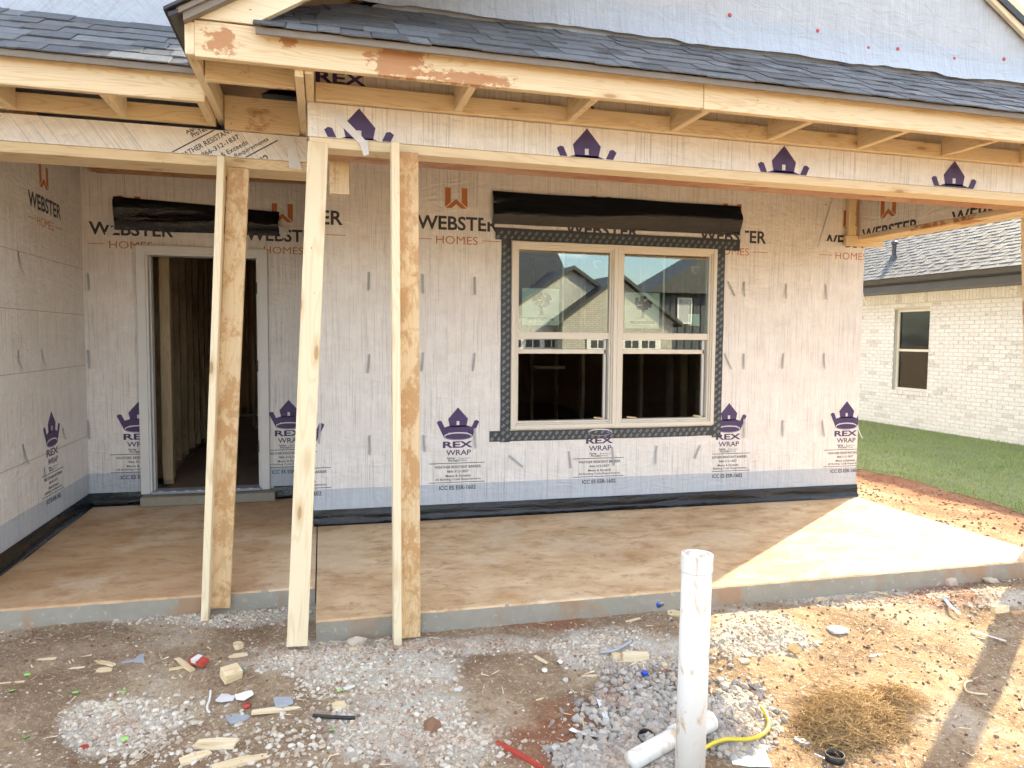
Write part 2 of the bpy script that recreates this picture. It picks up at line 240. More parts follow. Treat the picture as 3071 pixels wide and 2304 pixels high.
# ------------------------------------------------------------------ mesh helpers
def tag(o, label=None, cat=None, group=None, kind=None):
    if label: o['label'] = label
    if cat: o['category'] = cat
    if group: o['group'] = group
    if kind: o['kind'] = kind
    return o
def empty(name, loc=(0, 0, 0)):
    o = bpy.data.objects.new(name, None); C.objects.link(o); o.location = loc; o.empty_display_size = .1; return o
def link(name, me, parent=None, mw=None):
    o = bpy.data.objects.new(name, me); C.objects.link(o)
    if parent:
        o.parent = parent; o.matrix_parent_inverse = WM[parent].inverted()
    if mw is not None: o.matrix_basis = mw
    WM[o] = mw if mw is not None else Matrix()
    return o
class _WM(dict):
    def __missing__(self, o): return Matrix.Translation(o.location)
WM = _WM()
class MB:
    def __init__(s): s.v = []; s.f = []; s.m = []
    def add(s, vs, fs, m=0):
        k = len(s.v); s.v += [tuple(p) for p in vs]; s.f += [tuple(i+k for i in f) for f in fs]; s.m += [m]*len(fs); return s
    def box(s, x0, x1, y0, y1, z0, z1, m=0):
        return s.add([(x0, y0, z0), (x1, y0, z0), (x1, y1, z0), (x0, y1, z0), (x0, y0, z1), (x1, y0, z1), (x1, y1, z1), (x0, y1, z1)],
                     [(0, 3, 2, 1), (4, 5, 6, 7), (0, 1, 5, 4), (1, 2, 6, 5), (2, 3, 7, 6), (3, 0, 4, 7)], m)
    def cbox(s, x0, x1, y0, y1, z0, z1, c=.003, m=0):
        vs = []; ix = {}
        X = (x0, x1); Y = (y0, y1); Z = (z0, z1); sg = (1, -1)
        for i in (0, 1):
            for j in (0, 1):
                for k in (0, 1):
                    x, y, z = X[i], Y[j], Z[k]
                    for a in range(3):
                        ix[i, j, k, a] = len(vs)
                        vs.append((x if a == 0 else x+c*sg[i], y if a == 1 else y+c*sg[j], z if a == 2 else z+c*sg[k]))
        fs = []
        for i in (0, 1): fs.append([ix[i, 0, 0, 0], ix[i, 1, 0, 0], ix[i, 1, 1, 0], ix[i, 0, 1, 0]][::1 if i else -1])
        for j in (0, 1): fs.append([ix[0, j, 0, 1], ix[0, j, 1, 1], ix[1, j, 1, 1], ix[1, j, 0, 1]][::1 if j else -1])
        for k in (0, 1): fs.append([ix[0, 0, k, 2], ix[1, 0, k, 2], ix[1, 1, k, 2], ix[0, 1, k, 2]][::1 if k else -1])
        for i in (0, 1):
            for j in (0, 1): fs.append([ix[i, j, 0, 0], ix[i, j, 1, 0], ix[i, j, 1, 1], ix[i, j, 0, 1]])
            for k in (0, 1): fs.append([ix[i, 0, k, 0], ix[i, 1, k, 0], ix[i, 1, k, 2], ix[i, 0, k, 2]])
        for j in (0, 1):
            for k in (0, 1): fs.append([ix[0, j, k, 1], ix[1, j, k, 1], ix[1, j, k, 2], ix[0, j, k, 2]])
        for i in (0, 1):
            for j in (0, 1):
                for k in (0, 1): fs.append([ix[i, j, k, 0], ix[i, j, k, 1], ix[i, j, k, 2]])
        return s.add(vs, fs, m)
    def poly(s, pts, m=0): return s.add(pts, [tuple(range(len(pts)))], m)
    def prism(s, pts, d, m=0):
        n = len(pts); a = [Vector(p) for p in pts]; b = [p+Vector(d) for p in a]
        return s.add(a+b, [tuple(range(n))[::-1], tuple(range(n, 2*n))]+[(i, (i+1) % n, n+(i+1) % n, n+i) for i in range(n)], m)
    def tube(s, pts, r, seg=8, m=0, cap=True):
        pts = [Vector(p) for p in pts]; n = len(pts); vs = []; rr = r if isinstance(r, (list, tuple)) else [r]*n; prev = None
        for i, p in enumerate(pts):
            t = (pts[min(i+1, n-1)]-pts[max(i-1, 0)]).normalized()
            a = t.cross(Vector((0, 0, 1)) if abs(t.z) < .9 else Vector((1, 0, 0))).normalized() if prev is None else (prev-t*prev.dot(t)).normalized()
            prev = a; bb = t.cross(a)
            vs += [p+(a*math.cos(2*math.pi*k/seg)+bb*math.sin(2*math.pi*k/seg))*rr[i] for k in range(seg)]
        fs = [(i*seg+k, i*seg+(k+1) % seg, (i+1)*seg+(k+1) % seg, (i+1)*seg+k) for i in range(n-1) for k in range(seg)]
        if cap: fs += [tuple(range(seg))[::-1], tuple(range((n-1)*seg, n*seg))]
        return s.add(vs, fs, m)
    def lathe(s, prof, seg=24, m=0, c=(0, 0, 0)):
        vs = [(c[0]+r*math.cos(2*math.pi*k/seg), c[1]+r*math.sin(2*math.pi*k/seg), c[2]+z) for r, z in prof for k in range(seg)]
        return s.add(vs, [(i*seg+k, i*seg+(k+1) % seg, (i+1)*seg+(k+1) % seg, (i+1)*seg+k) for i in range(len(prof)-1) for k in range(seg)], m)
    def mesh(s, name, mats, smooth=False):
        me = bpy.data.meshes.new(name); me.from_pydata(s.v, [], s.f); mats = mats if isinstance(mats, (list, tuple)) else [mats]
        for x in mats: me.materials.append(M[x])
        if len(mats) > 1: me.polygons.foreach_set('material_index', s.m)
        if smooth: me.polygons.foreach_set('use_smooth', [True]*len(me.polygons))
        bm = bmesh.new(); bm.from_mesh(me); bmesh.ops.recalc_face_normals(bm, faces=bm.faces[:]); bm.to_mesh(me); bm.free(); return me
    def build(s, name, mats, parent=None, mw=None, smooth=False): return link(name, s.mesh(name, mats, smooth), parent, mw)
_bc = {}
def board(name, parent, p0, p1, width, thick, nrm, mat, c=.003):
    """a length of lumber from p0 to p1 (centre line), its broad face looking along nrm; length is local X so that the grain follows it"""
    p0, p1 = Vector(p0), Vector(p1); x = (p1-p0); L = x.length; x.normalize(); y = Vector(nrm); y = (y-x*y.dot(x)).normalized(); z = x.cross(y)
    mid = (p0+p1)/2; mw = Matrix(((x.x, y.x, z.x, mid.x), (x.y, y.y, z.y, mid.y), (x.z, y.z, z.z, mid.z), (0, 0, 0, 1)))
    k = (round(L, 3), width, thick, mat, c)
    if k not in _bc: _bc[k] = MB().cbox(-L/2, L/2, -thick/2, thick/2, -width/2, width/2, c).mesh(name, mat)
    return link(name, _bc[k], parent, mw)
def bbox(name, parent, x, y, z, mat):
    d = [x[1]-x[0], y[1]-y[0], z[1]-z[0]]; c = [(x[0]+x[1])/2, (y[0]+y[1])/2, (z[0]+z[1])/2]; a = d.index(max(d)); o = [i for i in range(3) if i != a]
    t = o[0] if d[o[0]] < d[o[1]] else o[1]; wv = o[1] if t == o[0] else o[0]
    e = Vector((0, 0, 0)); e[a] = d[a]/2; n = Vector((0, 0, 0)); n[t] = 1; c = Vector(c)
    return board(name, parent, c-e, c+e, d[wv], d[t], n, mat)
def frame(loc, rotz): return Matrix.Translation(loc) @ Matrix.Rotation(rotz, 4, 'Z')
def panel(name, parent, mw, x0, x1, z0, z1, holes, mats, thick=.12):
    """wall sheet in local x/z, face at y=0 looking to -y, with openings"""
    xs = sorted({x0, x1, *[h[0] for h in holes], *[h[1] for h in holes]}); zs = sorted({z0, z1, *[h[2] for h in holes], *[h[3] for h in holes]})
    solid = lambda i, j: 0 <= i < len(xs)-1 and 0 <= j < len(zs)-1 and not any(h[0] <= (xs[i]+xs[i+1])/2 <= h[1] and h[2] <= (zs[j]+zs[j+1])/2 <= h[3] for h in holes)
    b = MB()
    for i in range(len(xs)-1):
        for j in range(len(zs)-1):
            if not solid(i, j): continue
            X0, X1, Z0, Z1 = xs[i], xs[i+1], zs[j], zs[j+1]
            b.poly([(X0, 0, Z0), (X1, 0, Z0), (X1, 0, Z1), (X0, 0, Z1)]); b.poly([(X0, thick, Z0), (X0, thick, Z1), (X1, thick, Z1), (X1, thick, Z0)], 1)
            if not solid(i-1, j): b.poly([(X0, 0, Z0), (X0, 0, Z1), (X0, thick, Z1), (X0, thick, Z0)])
            if not solid(i+1, j): b.poly([(X1, 0, Z0), (X1, thick, Z0), (X1, thick, Z1), (X1, 0, Z1)])
            if not solid(i, j-1): b.poly([(X0, 0, Z0), (X0, thick, Z0), (X1, thick, Z0), (X1, 0, Z0)])
            if not solid(i, j+1): b.poly([(X0, 0, Z1), (X1, 0, Z1), (X1, thick, Z1), (X0, thick, Z1)])
    me = bpy.data.meshes.new(name); me.from_pydata(b.v, [], b.f)
    for x in mats: me.materials.append(M[x])
    me.polygons.foreach_set('material_index', b.m)
    bm = bmesh.new(); bm.from_mesh(me); bmesh.ops.remove_doubles(bm, verts=bm.verts[:], dist=1e-5); bmesh.ops.recalc_face_normals(bm, faces=bm.faces[:]); bm.to_mesh(me); bm.free()
    return link(name, me, parent, mw)
# ------------------------------------------------------------------ print on the house wrap
_tx = {}
def text2d(body, bold=0.):
    k = (body, bold)
    if k not in _tx:
        cu = bpy.data.curves.new('t', 'FONT'); cu.body = body; cu.size = 1; cu.resolution_u = 3; cu.offset = bold; cu.fill_mode = 'FRONT'
        o = bpy.data.objects.new('t', cu); C.objects.link(o); dg = bpy.context.evaluated_depsgraph_get(); me = bpy.data.meshes.new_from_object(o.evaluated_get(dg))
        v = np.array([tuple(p.co)[:2] for p in me.vertices]); f = [tuple(p.vertices) for p in me.polygons]
        lo = v.min(0); hi = v.max(0); v = (v-lo)/(hi-lo); _tx[k] = (v, f); bpy.data.objects.remove(o); bpy.data.curves.remove(cu); bpy.data.meshes.remove(me)
    return _tx[k]
class Print:
    """flat print: polygons in (x, z) with a material index and a tiny layer height"""
    def __init__(s): s.v = []; s.f = []; s.m = []
    def poly(s, pts, m, lay=0):
        k = len(s.v); s.v += [(p[0], p[1], lay) for p in pts]; s.f.append(tuple(range(k, k+len(pts)))); s.m.append(m); return s
    def rect(s, x0, x1, z0, z1, m, lay=0): return s.poly([(x0, z0), (x1, z0), (x1, z1), (x0, z1)], m, lay)
    def text(s, body, x0, x1, z0, z1, m, bold=0., lay=0):
        v, f = text2d(body, bold); k = len(s.v); s.v += [(x0+a*(x1-x0), z0+b*(z1-z0), lay) for a, b in v]; s.f += [tuple(i+k for i in t) for t in f]; s.m += [m]*len(f); return s
    def build(s, name, parent, mats, mw, cx, cz=0, scale=1, rot=0, clip=None, eps=.0015):
        c, sn = math.cos(rot), math.sin(rot)
        vs = [(cx+(x*c-z*sn)*scale, -eps-l*.0008, cz+(x*sn+z*c)*scale) for x, z, l in s.v]
        me = bpy.data.meshes.new(name); me.from_pydata(vs, [], s.f); me.polygons.foreach_set('material_index', s.m)
        for x in mats: me.materials.append(M[x])
        if clip:
            bm = bmesh.new(); bm.from_mesh(me)
            for co, no in ((Vector((clip[0], 0, 0)), (-1, 0, 0)), (Vector((clip[1], 0, 0)), (1, 0, 0)), (Vector((0, 0, clip[2])), (0, 0, -1)), (Vector((0, 0, clip[3])), (0, 0, 1))):
                bmesh.ops.bisect_plane(bm, geom=bm.verts[:]+bm.edges[:]+bm.faces[:], plane_co=co, plane_no=no, clear_outer=True)
            bm.to_mesh(me); bm.free()
        return link(name, me, parent, mw) if len(me.polygons) else None
def crown(p):
    p.poly([(.005, .898), (-.075, .806), (-.0605, .742), (.0735, .742), (.0865, .806)], 0)
    L = [(-.167, .780), (-.112, .665), (-.1, .665), (-.06, .700), (-.06, .752), (-.104, .738), (-.128, .790), (-.148, .794)]
    p.poly(L, 0); p.poly([(-x+.0125, z) for x, z in L][::-1], 0); p.rect(-.062, .0745, .69, .752, 0)
    e = [(.006+.118*math.cos(t*math.pi/14), .665+.031*math.sin(t*math.pi/14)) for t in range(28)]; p.poly(e, 0)
    r1 = [(.006+.112*math.cos(t*math.pi/20), .668+.030*math.sin(t*math.pi/20)) for t in range(41)]; r2 = [(.006+.106*math.cos(t*math.pi/20), .664+.024*math.sin(t*math.pi/20)) for t in range(41)]
    for i in range(40): p.poly([r1[i], r1[i+1], r2[i+1], r2[i]], 2, 1)
    p.rect(-.006, .016, .756, .788, 2, 1); return p
def rex_block(p, top=True):
    if top: crown(p)
    p.text('REX', -.117, .126, .572, .624, 0, .03); p.text('WRAP', -.091, .112, .511, .555, 0, .012)
    p.text('Alpha', -.087, -.020, .478, .497, 1, .02); p.text('ProTech', -.072, .007, .458, .480, 1, .02); p.rect(.0125, .0155, .455, .497, 1); p.text('Engineered', .022, .103, .479, .491, 1); p.text('Products', .022, .082, .463, .475, 1)
    p.rect(-.226, .226, .4445, .4495, 1); p.rect(-.226, .226, .2895, .2945, 1)
    p.text('WEATHER RESISTANT BARRIER', -.182, .195, .406, .428, 1, .012); p.text('866-312-1837', -.082, .093, .371, .391, 1, .012)
    p.text('Meets & Exceeds', -.095, .11, .335, .355, 1, .008); p.text('All Building Code Requirements', -.18, .193, .303, .326, 1, .008); p.text('ICC ES ESR-1602', -.146, .153, .232, .2655, 1, .018); return p
def webster(p):
    p.poly([(-.103, 2.634), (-.058, 2.634), (-.058, 2.519), (-.103, 2.480)], 1); p.poly([(.030, 2.634), (.075, 2.634), (.075, 2.480), (.030, 2.519)], 1)
    p.poly([(-.098, 2.474), (-.014, 2.547), (.070, 2.474), (.024, 2.474), (-.014, 2.507), (-.052, 2.474)], 1)
    p.text('WEBSTER', -.324, .327, 2.302, 2.412, 0, .022); p.text('HOMES', -.173, .16, 2.194, 2.257, 1, -.004)
    p.rect(-.335, -.2085, 2.2255, 2.2305, 1); p.rect(.195, .348, 2.2255, 2.2305, 1); return p
PR_REX = rex_block(Print()); PR_WEB = webster(Print()); PR_CR = crown(Print())
RM = ['purple', 'ink', 'door_w']; WMATS = ['ink', 'orange']
_tie = None
def tie(parent, p, length, slant=0, face=(0, -1, 0), bend=.02):
    """corrugated metal wall tie nailed at its top end p, hanging down a wall that faces `face`"""
    global _tie
    n = Vector(face).normalized(); side = Vector((0, 0, 1)).cross(n)
    b = MB(); N = 30; W = .0085; vs = []
    for i in range(N+1):
        t = i/N; y = (.0035 if i % 2 else -.0035)+.006+bend*t*t
        q = n*y-Vector((0, 0, 1))*(length*t*math.cos(slant))+side*(length*t*math.sin(slant))
        vs += [Vector(p)+q-side*W*math.cos(slant)-Vector((0, 0, 1))*W*math.sin(slant), Vector(p)+q+side*W*math.cos(slant)+Vector((0, 0, 1))*W*math.sin(slant)]
    b.add(vs, [(2*i, 2*i+1, 2*i+3, 2*i+2) for i in range(N)]); return b.build('wall_tie', 'galv', parent)

# ------------------------------------------------------------------ ground, slabs
def sm(a, b, x): t = max(0., min(1., (x-a)/(b-a))); return t*t*(3-2*t)
ELL_W = [(780, 1440, 210, 46), (900, 1570, 190, 85), (1330, 1405, 150, 45), (420, 1330, 420, 22), (1000, 1395, 330, 18), (260, 1575, 120, 55), (1640, 1370, 120, 45), (1950, 1290, 330, 22), (650, 1425, 120, 40)]
ELL_G = [(1400, 1550, 140, 105), (1600, 1570, 75, 85), (1330, 1640, 120, 50)]
ELL_R = [(2030, 1290, 110, 24), (1180, 1345, 90, 16), (1200, 1590, 120, 70)]
def zone(E, u, v, j): return max(0., max(1.45-(((u-a)/c)**2+((v-b)/d)**2)+j for a, b, c, d in E))
def gbase(x, y):
    z = -.105-.135*sm(-1.7, -3.5, y) if y < -1.7 else -.105
    if x > 4.5: z -= .075*sm(4.5, 5.6, x)
    if x < -8 or y < -7: z -= .55*sm(-7, -16, y)
    return z
def gz(x, y):
    z = gbase(x, y)
    if -4 < y < -1.3 and -3 < x < 7:
        n = mn.fractal(Vector((x*1.3, y*1.3, 3.)), 1, 2, 3)*.028
        ridge = math.exp(-((y+2.32-.05*math.sin(x*2.1))/.16)**2)*(.035+.03*math.sin(x*3.3+1)) if x > -1.7 else 0
        hol = -.045*math.exp(-((x+.75)/.55)**2-((y+2.47)/.2)**2)
        k = sm(-1.45, -1.75, y) if x < 0 else sm(-2.0, -2.3, y)
        z += (n+ridge+hol)*(k if x < 4.9 else 1)+mn.noise(Vector((x*14, y*14, 0)))*.006+mn.noise(Vector((x*38, y*38, 5)))*.0035
    elif 4.9 < x < 7.5 and -2 < y < 9: z += mn.fractal(Vector((x*2, y*2, 3.)), 1, 2, 4)*.022
    return z
xs = np.concatenate([[-160, -90, -50, -30, -20, -14, -10, -7, -5, -4, -3.3], np.arange(-2.8, 5.6, .018), np.arange(5.6, 7.6, .06), np.arange(7.6, 13, .5), [15, 20, 30, 50, 90, 160]])
ys = np.concatenate([[-160, -90, -50, -36, -30, -26, -22, -18, -15, -12, -10, -8, -6.5, -5.4, -4.7], np.arange(-4.3, -1.36, .018), np.arange(-1.36, 8, .12), [9, 11, 14, 20, 30, 50, 90, 160]])
gv = []; zc = []
for y in ys:
    for x in xs:
        z = gz(x, y); gv.append((x, y, z))
        if -4.3 < y < -1.3 and -2.8 < x < 5.6:
            u, v = pix((x, y, z)); j = (mn.noise(Vector((x*3.1, y*3.1, 1)))+.6*mn.noise(Vector((x*9, y*9, 4))))*1.1
            zc.append((min(1, zone(ELL_W, u, v, j)), min(1, zone(ELL_G, u, v, j)), min(1, zone(ELL_R, u, v, j)), 1))
        elif x > 5.2 and -3 < y < 9:
            zc.append((0, 0, min(1, sm(5.55, 6.35, x+.25*mn.noise(Vector((x*2, y*2, 0))))), 1))
        else: zc.append((0, 0, 0, 1))
nx = len(xs); gf = [(j*nx+i, j*nx+i+1, (j+1)*nx+i+1, (j+1)*nx+i) for j in range(len(ys)-1) for i in range(nx-1)]
me = bpy.data.meshes.new('ground'); me.from_pydata(gv, [], gf); me.materials.append(M['dirt'])
ca = me.color_attributes.new('zone', 'FLOAT_COLOR', 'POINT'); ca.data.foreach_set('color', np.array(zc, 'f').ravel()); me.polygons.foreach_set('use_smooth', [True]*len(me.polygons))
tag(link('ground', me), kind='structure')
def slab(name, x0, x1, y0, y1, z0, mats=('slab', 'slabface')):
    n = int((x1-x0)/.02); vs = []; N = lambda x, k, f: mn.noise(Vector((x*f, k, y0)))
    for i in range(n+1):
        x = x0+(x1-x0)*i/n; ch = max(0, mn.noise(Vector((x*6, 3, y0)))-.35)*.03
        vs += [(x, y1, z0), (x, y1, 0), (x, y0+.03+ch, 0), (x, y0+.010+ch+.003*N(x, 1, 9), -.001-.002*abs(N(x, 6, 15))), (x, y0+.003*N(x, 2, 14)+ch*.4, -.010-ch*.6-.004*N(x, 4, 11)), (x, y0-.002+.005*N(x, 5, 7), -.06), (x, y0+.004*N(x, 8, 9), z0)]
    m = 7; b = MB().add(vs, [(i*m+k, (i+1)*m+k, (i+1)*m+(k+1) % m, i*m+(k+1) % m) for i in range(n) for k in range(m)]+[tuple(range(m)), tuple(range(n*m, n*m+m))])
    me = b.mesh(name, list(mats))
    for p in me.polygons: p.material_index = 0 if p.normal.z > .6 else 1
    return tag(link(name, me), kind='structure')
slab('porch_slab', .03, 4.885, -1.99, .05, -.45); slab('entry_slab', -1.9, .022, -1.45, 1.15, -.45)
me = MB().cbox(-1.43, -.34, .93, 1.2, 0.002, .082, .006).mesh('door_step', 'slabface'); tag(link('door_step', me), kind='structure')

# ------------------------------------------------------------------ the unfinished house
H = tag(empty('house', (1.5, 0, 0)), 'unfinished house in printed white house wrap with open timber porch', 'house')
I4 = Matrix()
XL, RY, WL = -1.855, 1.08, 4.9
WIN = (1.557, 3.389, .712, 2.236)
front = panel('front_wall', H, I4, 0, WL, .10, 3.0, [(WIN[0]+.03, WIN[1]-.03, WIN[2]+.03, WIN[3]-.03)], ['wrap', 'osb'])
mE = frame((0, RY, 0), 0); entry = panel('entry_wall', H, mE, XL, .12, .09, 3.0, [(-1.40, -.43, .09, 2.17)], ['wrap', 'osb'])
mL = frame((XL, 0, 0), math.pi/2); left = panel('side_wall', H, mL, -1.5, RY, .10, 3.0, [], ['wrap', 'osb'])
mR = frame((WL, 0, 0), math.pi/2); right = panel('side_wall', H, mR, .12, 9, -.3, 3.0, [], ['wrap', 'osb'])
mT = frame((0, 0, 0), -math.pi/2); ret = panel('return_wall', H, mT, -RY, -.13, .10, 3.0, [], ['wrap', 'osb'], .1)
# printed marks
for i in range(-1, 4): PR_REX.build('printed_label', front, RM, I4, 1.121+i*1.2149, clip=((0.002, 3.40)[i == 2], WL-.002, .1, (3, .70)[i == 1])); PR_WEB.build('printed_logo', front, WMATS, I4, 1.121+i*1.2149, clip=(.002, WL-.002, .1, 3))
for i in (0, 1): PR_REX.build('printed_label', entry, RM, mE, -1.462+i*1.235, -.012, clip=((XL, -1.40), (-.43, 0))[i]+(.1, 3)); PR_WEB.build('printed_logo', entry, WMATS, mE, -1.478+i*1.235, -.01, clip=(XL, 0, .1, 3))
PR_REX.build('printed_label', left, RM, mL, .225); PR_WEB.build('printed_logo', left, WMATS, mL, .24, .03)
for i in range(7): PR_REX.build('printed_label', right, RM, mR, .9+i*1.2149)
# foundation flashing: black sheet with folds along the wall feet
def flashing(name, parent, mw, x0, x1, z0=-.002, top=.118, lap=.02, seed=0, foot=.035):
    n = max(8, int((x1-x0)/.06)); vs = []; prof = [(-.004, top), (-.010, top*.78), (-.016, top*.52), (-.012, top*.34), (-.026, top*.16), (-foot, z0+.006), (-foot-.012, z0+.004)]
    for i in range(n+1):
        x = x0+(x1-x0)*i/n
        for k, (y, z) in enumerate(prof): vs.append((x, y+.010*mn.noise(Vector((x*2.2, k*.9+seed, 3)))*(k > 0), z+.010*mn.noise(Vector((x*1.7+seed, k*1.3, 9)))*(0 < k < 6)))
    m = len(prof); b = MB().add(vs, [(i*m+k, (i+1)*m+k, (i+1)*m+k+1, i*m+k+1) for i in range(n) for k in range(m-1)])
    return b.build(name, 'black', parent, mw, True)
flashing('base_flashing', H, I4, 0.0, WL+.01); flashing('base_flashing', H, mL, -1.5, RY, seed=5, top=.112); flashing('base_flashing', H, mE, XL, -1.44, seed=9, top=.11); flashing('base_flashing', H, mE, -.36, 0, seed=11, top=.11)
# ties
T = [(797, 588, 628), (912, 592, 635), (1025, 598, 637), (798, 765, 806), (914, 762, 802), (1025, 762, 802), (798, 940, 982), (692, 915, 958), (915, 940, 975), (1025, 925, 968), (1228, 975, 1012), (1322, 966, 1006), (1418, 963, 1003),
     (1607, 608, 642), (1698, 612, 646), (1783, 614, 648), (1606, 764, 798), (1692, 763, 797), (1779, 763, 797), (1607, 905, 946), (1690, 908, 943), (1776, 908, 943)]
for u, v0, v1 in T:
    a = at_y(u, v0, 0); b_ = at_y(u, v1, 0); tie(front, a, a.z-b_.z, random.uniform(-.12, .12), bend=random.uniform(.005, .03))
for (u, v, u1, v1) in ((1099, 985, 1128, 1008), (1512, 962, 1498, 990), (1572, 608, 1584, 640), (1565, 764, 1577, 798)):
    a = at_y(u, v, 0); b_ = at_y(u1, v1, 0); tie(front, a, (a-b_).length, -math.atan2(b_.x-a.x, a.z-b_.z)*-1)
for v0, v1 in ((590, 628), (755, 796), (908, 948), (1068, 1100)):
    a = at_y(190, v0, RY-.01); b_ = at_y(190, v1, RY-.01); tie(entry, a, a.z-b_.z, .08)
for u, v0, v1, s in ((38, 545, 596, .2), (90, 755, 792, .05), (38, 756, 800, 0), (48, 960, 1008, .25), (135, 925, 950, 0), (95, 1010, 1040, 0)):
    a = at_x(u, v0, XL); b_ = at_x(u, v1, XL); tie(left, a, a.z-b_.z, s, (1, 0, 0))
for z0 in (1.95, .72): tie(right, (WL, .02, z0), .17, 0, (1, -.4, 0), .05)
for z in (2.0, 1.20, .60, 1.62):
    MB().box(-1.4, RY-.002, -.0022, -.0014, z, z+.0035).build('chalk_line', 'chalk', left, mL)
    if z != 1.62: MB().box(.01, WL-.01, -.0012, -.0006, z-.02, z-.0178).build('chalk_line', 'chalk', front) if z > 2.3 else None

# window
wx0, wx1, wz0, wz1 = WIN; wm = 2.47
def ring(b, x0, x1, z0, z1, w, y0, y1, m=0, c=.003):
    b.cbox(x0, x0+w, y0, y1, z0, z1, c, m); b.cbox(x1-w, x1, y0, y1, z0, z1, c, m); b.cbox(x0+w, x1-w, y0, y1, z1-w, z1, c, m); b.cbox(x0+w, x1-w, y0, y1, z0, z0+w, c, m); return b
b = MB()
for a, e in ((wx0, wm), (wm+.001, wx1)):
    ring(b, a, e, wz0, wz1, .034, -.034, .06); ring(b, a+.034, e-.034, wz0+.034, wz1-.034, .014, -.022, .06); ring(b, a+.048, e-.048, wz0+.048, wz1-.048, .016, -.010, .06)
win = b.build('window', 'vinyl', H)
for k, (a, e, g0, g1) in enumerate(((wx0, wm, 1.626, 2.398), (wm, wx1, 2.537, 3.316))):
    MB().cbox(g0-.006, g1+.006, -.012, .022, 1.452, 1.507).build('meeting_rail', 'vinyl', win)
    MB().cbox(g0-.004, g1+.004, .024, .055, 1.330, 1.367).build('sash_rail', 'vinyl', win); MB().cbox(g1-.022, g1-.001, .024, .05, .772, 1.45).build('sash_track', 'white', win)
    MB().box(g0, g1, .008, .011, 1.505, 2.168).build('glass_pane', 'glass', win); MB().box(g0, g1, .036, .039, 1.367, 1.455).build('glass_pane', 'glass', win)
    mx = (2.007, 2.913)[k]; MB().box(mx-.0085, mx+.0085, .018, .024, 1.507, 2.168).build('muntin', 'vinyl', win)
    sx = (1.659, 2.560)[k]; sz = (1.563, 1.548)[k]
    sg = MB().box(sx, sx+.318, .026, .028, sz, sz+.302).build('paper_sign', 'paper', win)
    p = Print(); cx = .165
    for q in range(46):
        a_ = random.random()*6.283; r_ = math.sqrt(random.random()); px_ = cx+.078*r_*math.cos(a_); pz_ = .212+.052*r_*math.sin(a_); rr = random.uniform(.012, .02)
        p.poly([(px_+rr*math.cos(t*1.0472+a_)*random.uniform(.8, 1.2), pz_+rr*math.sin(t*1.0472+a_)) for t in range(6)], 0, q % 3)
    p.poly([(cx-.014, .088), (cx+.016, .088), (cx+.008, .13), (cx+.03, .19), (cx+.02, .19), (cx+.003, .15), (cx-.02, .19), (cx-.03, .19), (cx-.008, .13)], 0, 4); p.poly([(cx-.075, .082), (cx, .094), (cx+.075, .082), (cx, .088)], 0, 1)
    p.text('generations', .045, .275, .03, .066, 0, .02)
    for q in range(5): p.rect(.085+q*.03, .108+q*.03, .018, .0215, 0)
    p.build('sign_print', win, ['purple'], frame((0, .026, 0), 0), sx, sz)
    hx, hz = (2.262, 3.165)[k], (2.035, 2.012)[k]; sh = [(0, .07), (.078, .074), (.076, .035), (.05, .004), (.02, .012), (.002, .04)]
    MB().prism([(hx+x, .0125, hz+z) for x, z in sh], (0, .0015, 0)).build('sticker', 'cream', win)
    MB().prism([(hx+.02+x*.72, .0117, hz+.005+z*.78) for x, z in sh], (0, .0007, 0)).build('sticker_shield', 'ink', win)
    wx_ = (2.30, 2.60)[k]; board('window_shim', win, (wx_, .03, .79), (wx_+.06, -.02, .785), .03, .014, (0, 0, 1), 'wood')
board('window_shim', win, (3.22, .03, .79), (3.28, -.01, .785), .03, .014, (0, 0, 1), 'wood')
MB().box(3.148, 3.255, .014, .016, 1.575, 1.676).build('paper_card', 'paper', win)
# flashing tape with its diagonal print
def tape(name, x0, x1, z0, z1, y=-.003, sag=0.):
    b = MB(); n = max(4, int(max(x1-x0, z1-z0)/.08)); hor = (x1-x0) > (z1-z0); vs = []
    for i in range(n+1):
        t = i/n; j = .004*mn.noise(Vector((t*9, x0*3+z0, 2)))
        vs += ([(x0+(x1-x0)*t, y+j*.3, z0+j-sag*t), (x0+(x1-x0)*t, y+j*.3, z1+j-sag*t)] if hor else [(x0+j, y+j*.3, z0+(z1-z0)*t), (x1+j, y+j*.3, z0+(z1-z0)*t)])
    b.add(vs, [(2*i, 2*i+2, 2*i+3, 2*i+1) for i in range(n)]); o = b.build(name, 'tape', H)
    m = MB(); d = .037; q = 0; z = z0+.018
    row = 0; w_ = z1-z0 if hor else x1-x0; L = x1-x0 if hor else z1-z0
    for r in range(max(1, int(w_/.036))):
        s = .02+(r % 2)*.03
        while s < L-.03:
            c0 = .012+r*.036+.012
            for g in (-1, 0, 1):
                cx_, cz_ = (x0+s, z0+c0-sag*s/L) if hor else (x0+c0, z0+s)
                dx, dz = .016*.62, .016*.78; ox, oz = g*.0062, -g*.004
                m.poly([(cx_-dx+ox, y-.0028, cz_-dz+oz), (cx_-dx+ox+.0022, y-.0028, cz_-dz+oz-.0016), (cx_+dx+ox+.0022, y-.0028, cz_+dz+oz-.0016), (cx_+dx+ox, y-.0028, cz_+dz+oz)])
            s += .058
    m.build('tape_print', 'mark', o); return o
tape('flashing_tape', 1.385, 3.395, .612, .700, -.002); tape('flashing_tape', 1.474, 1.556, .606, 2.25, -.0052); tape('flashing_tape', 3.391, 3.476, .597, 2.235, -.0052); tape('flashing_tape', 1.424, 3.615, 2.243, 2.34, -.0088, .012)
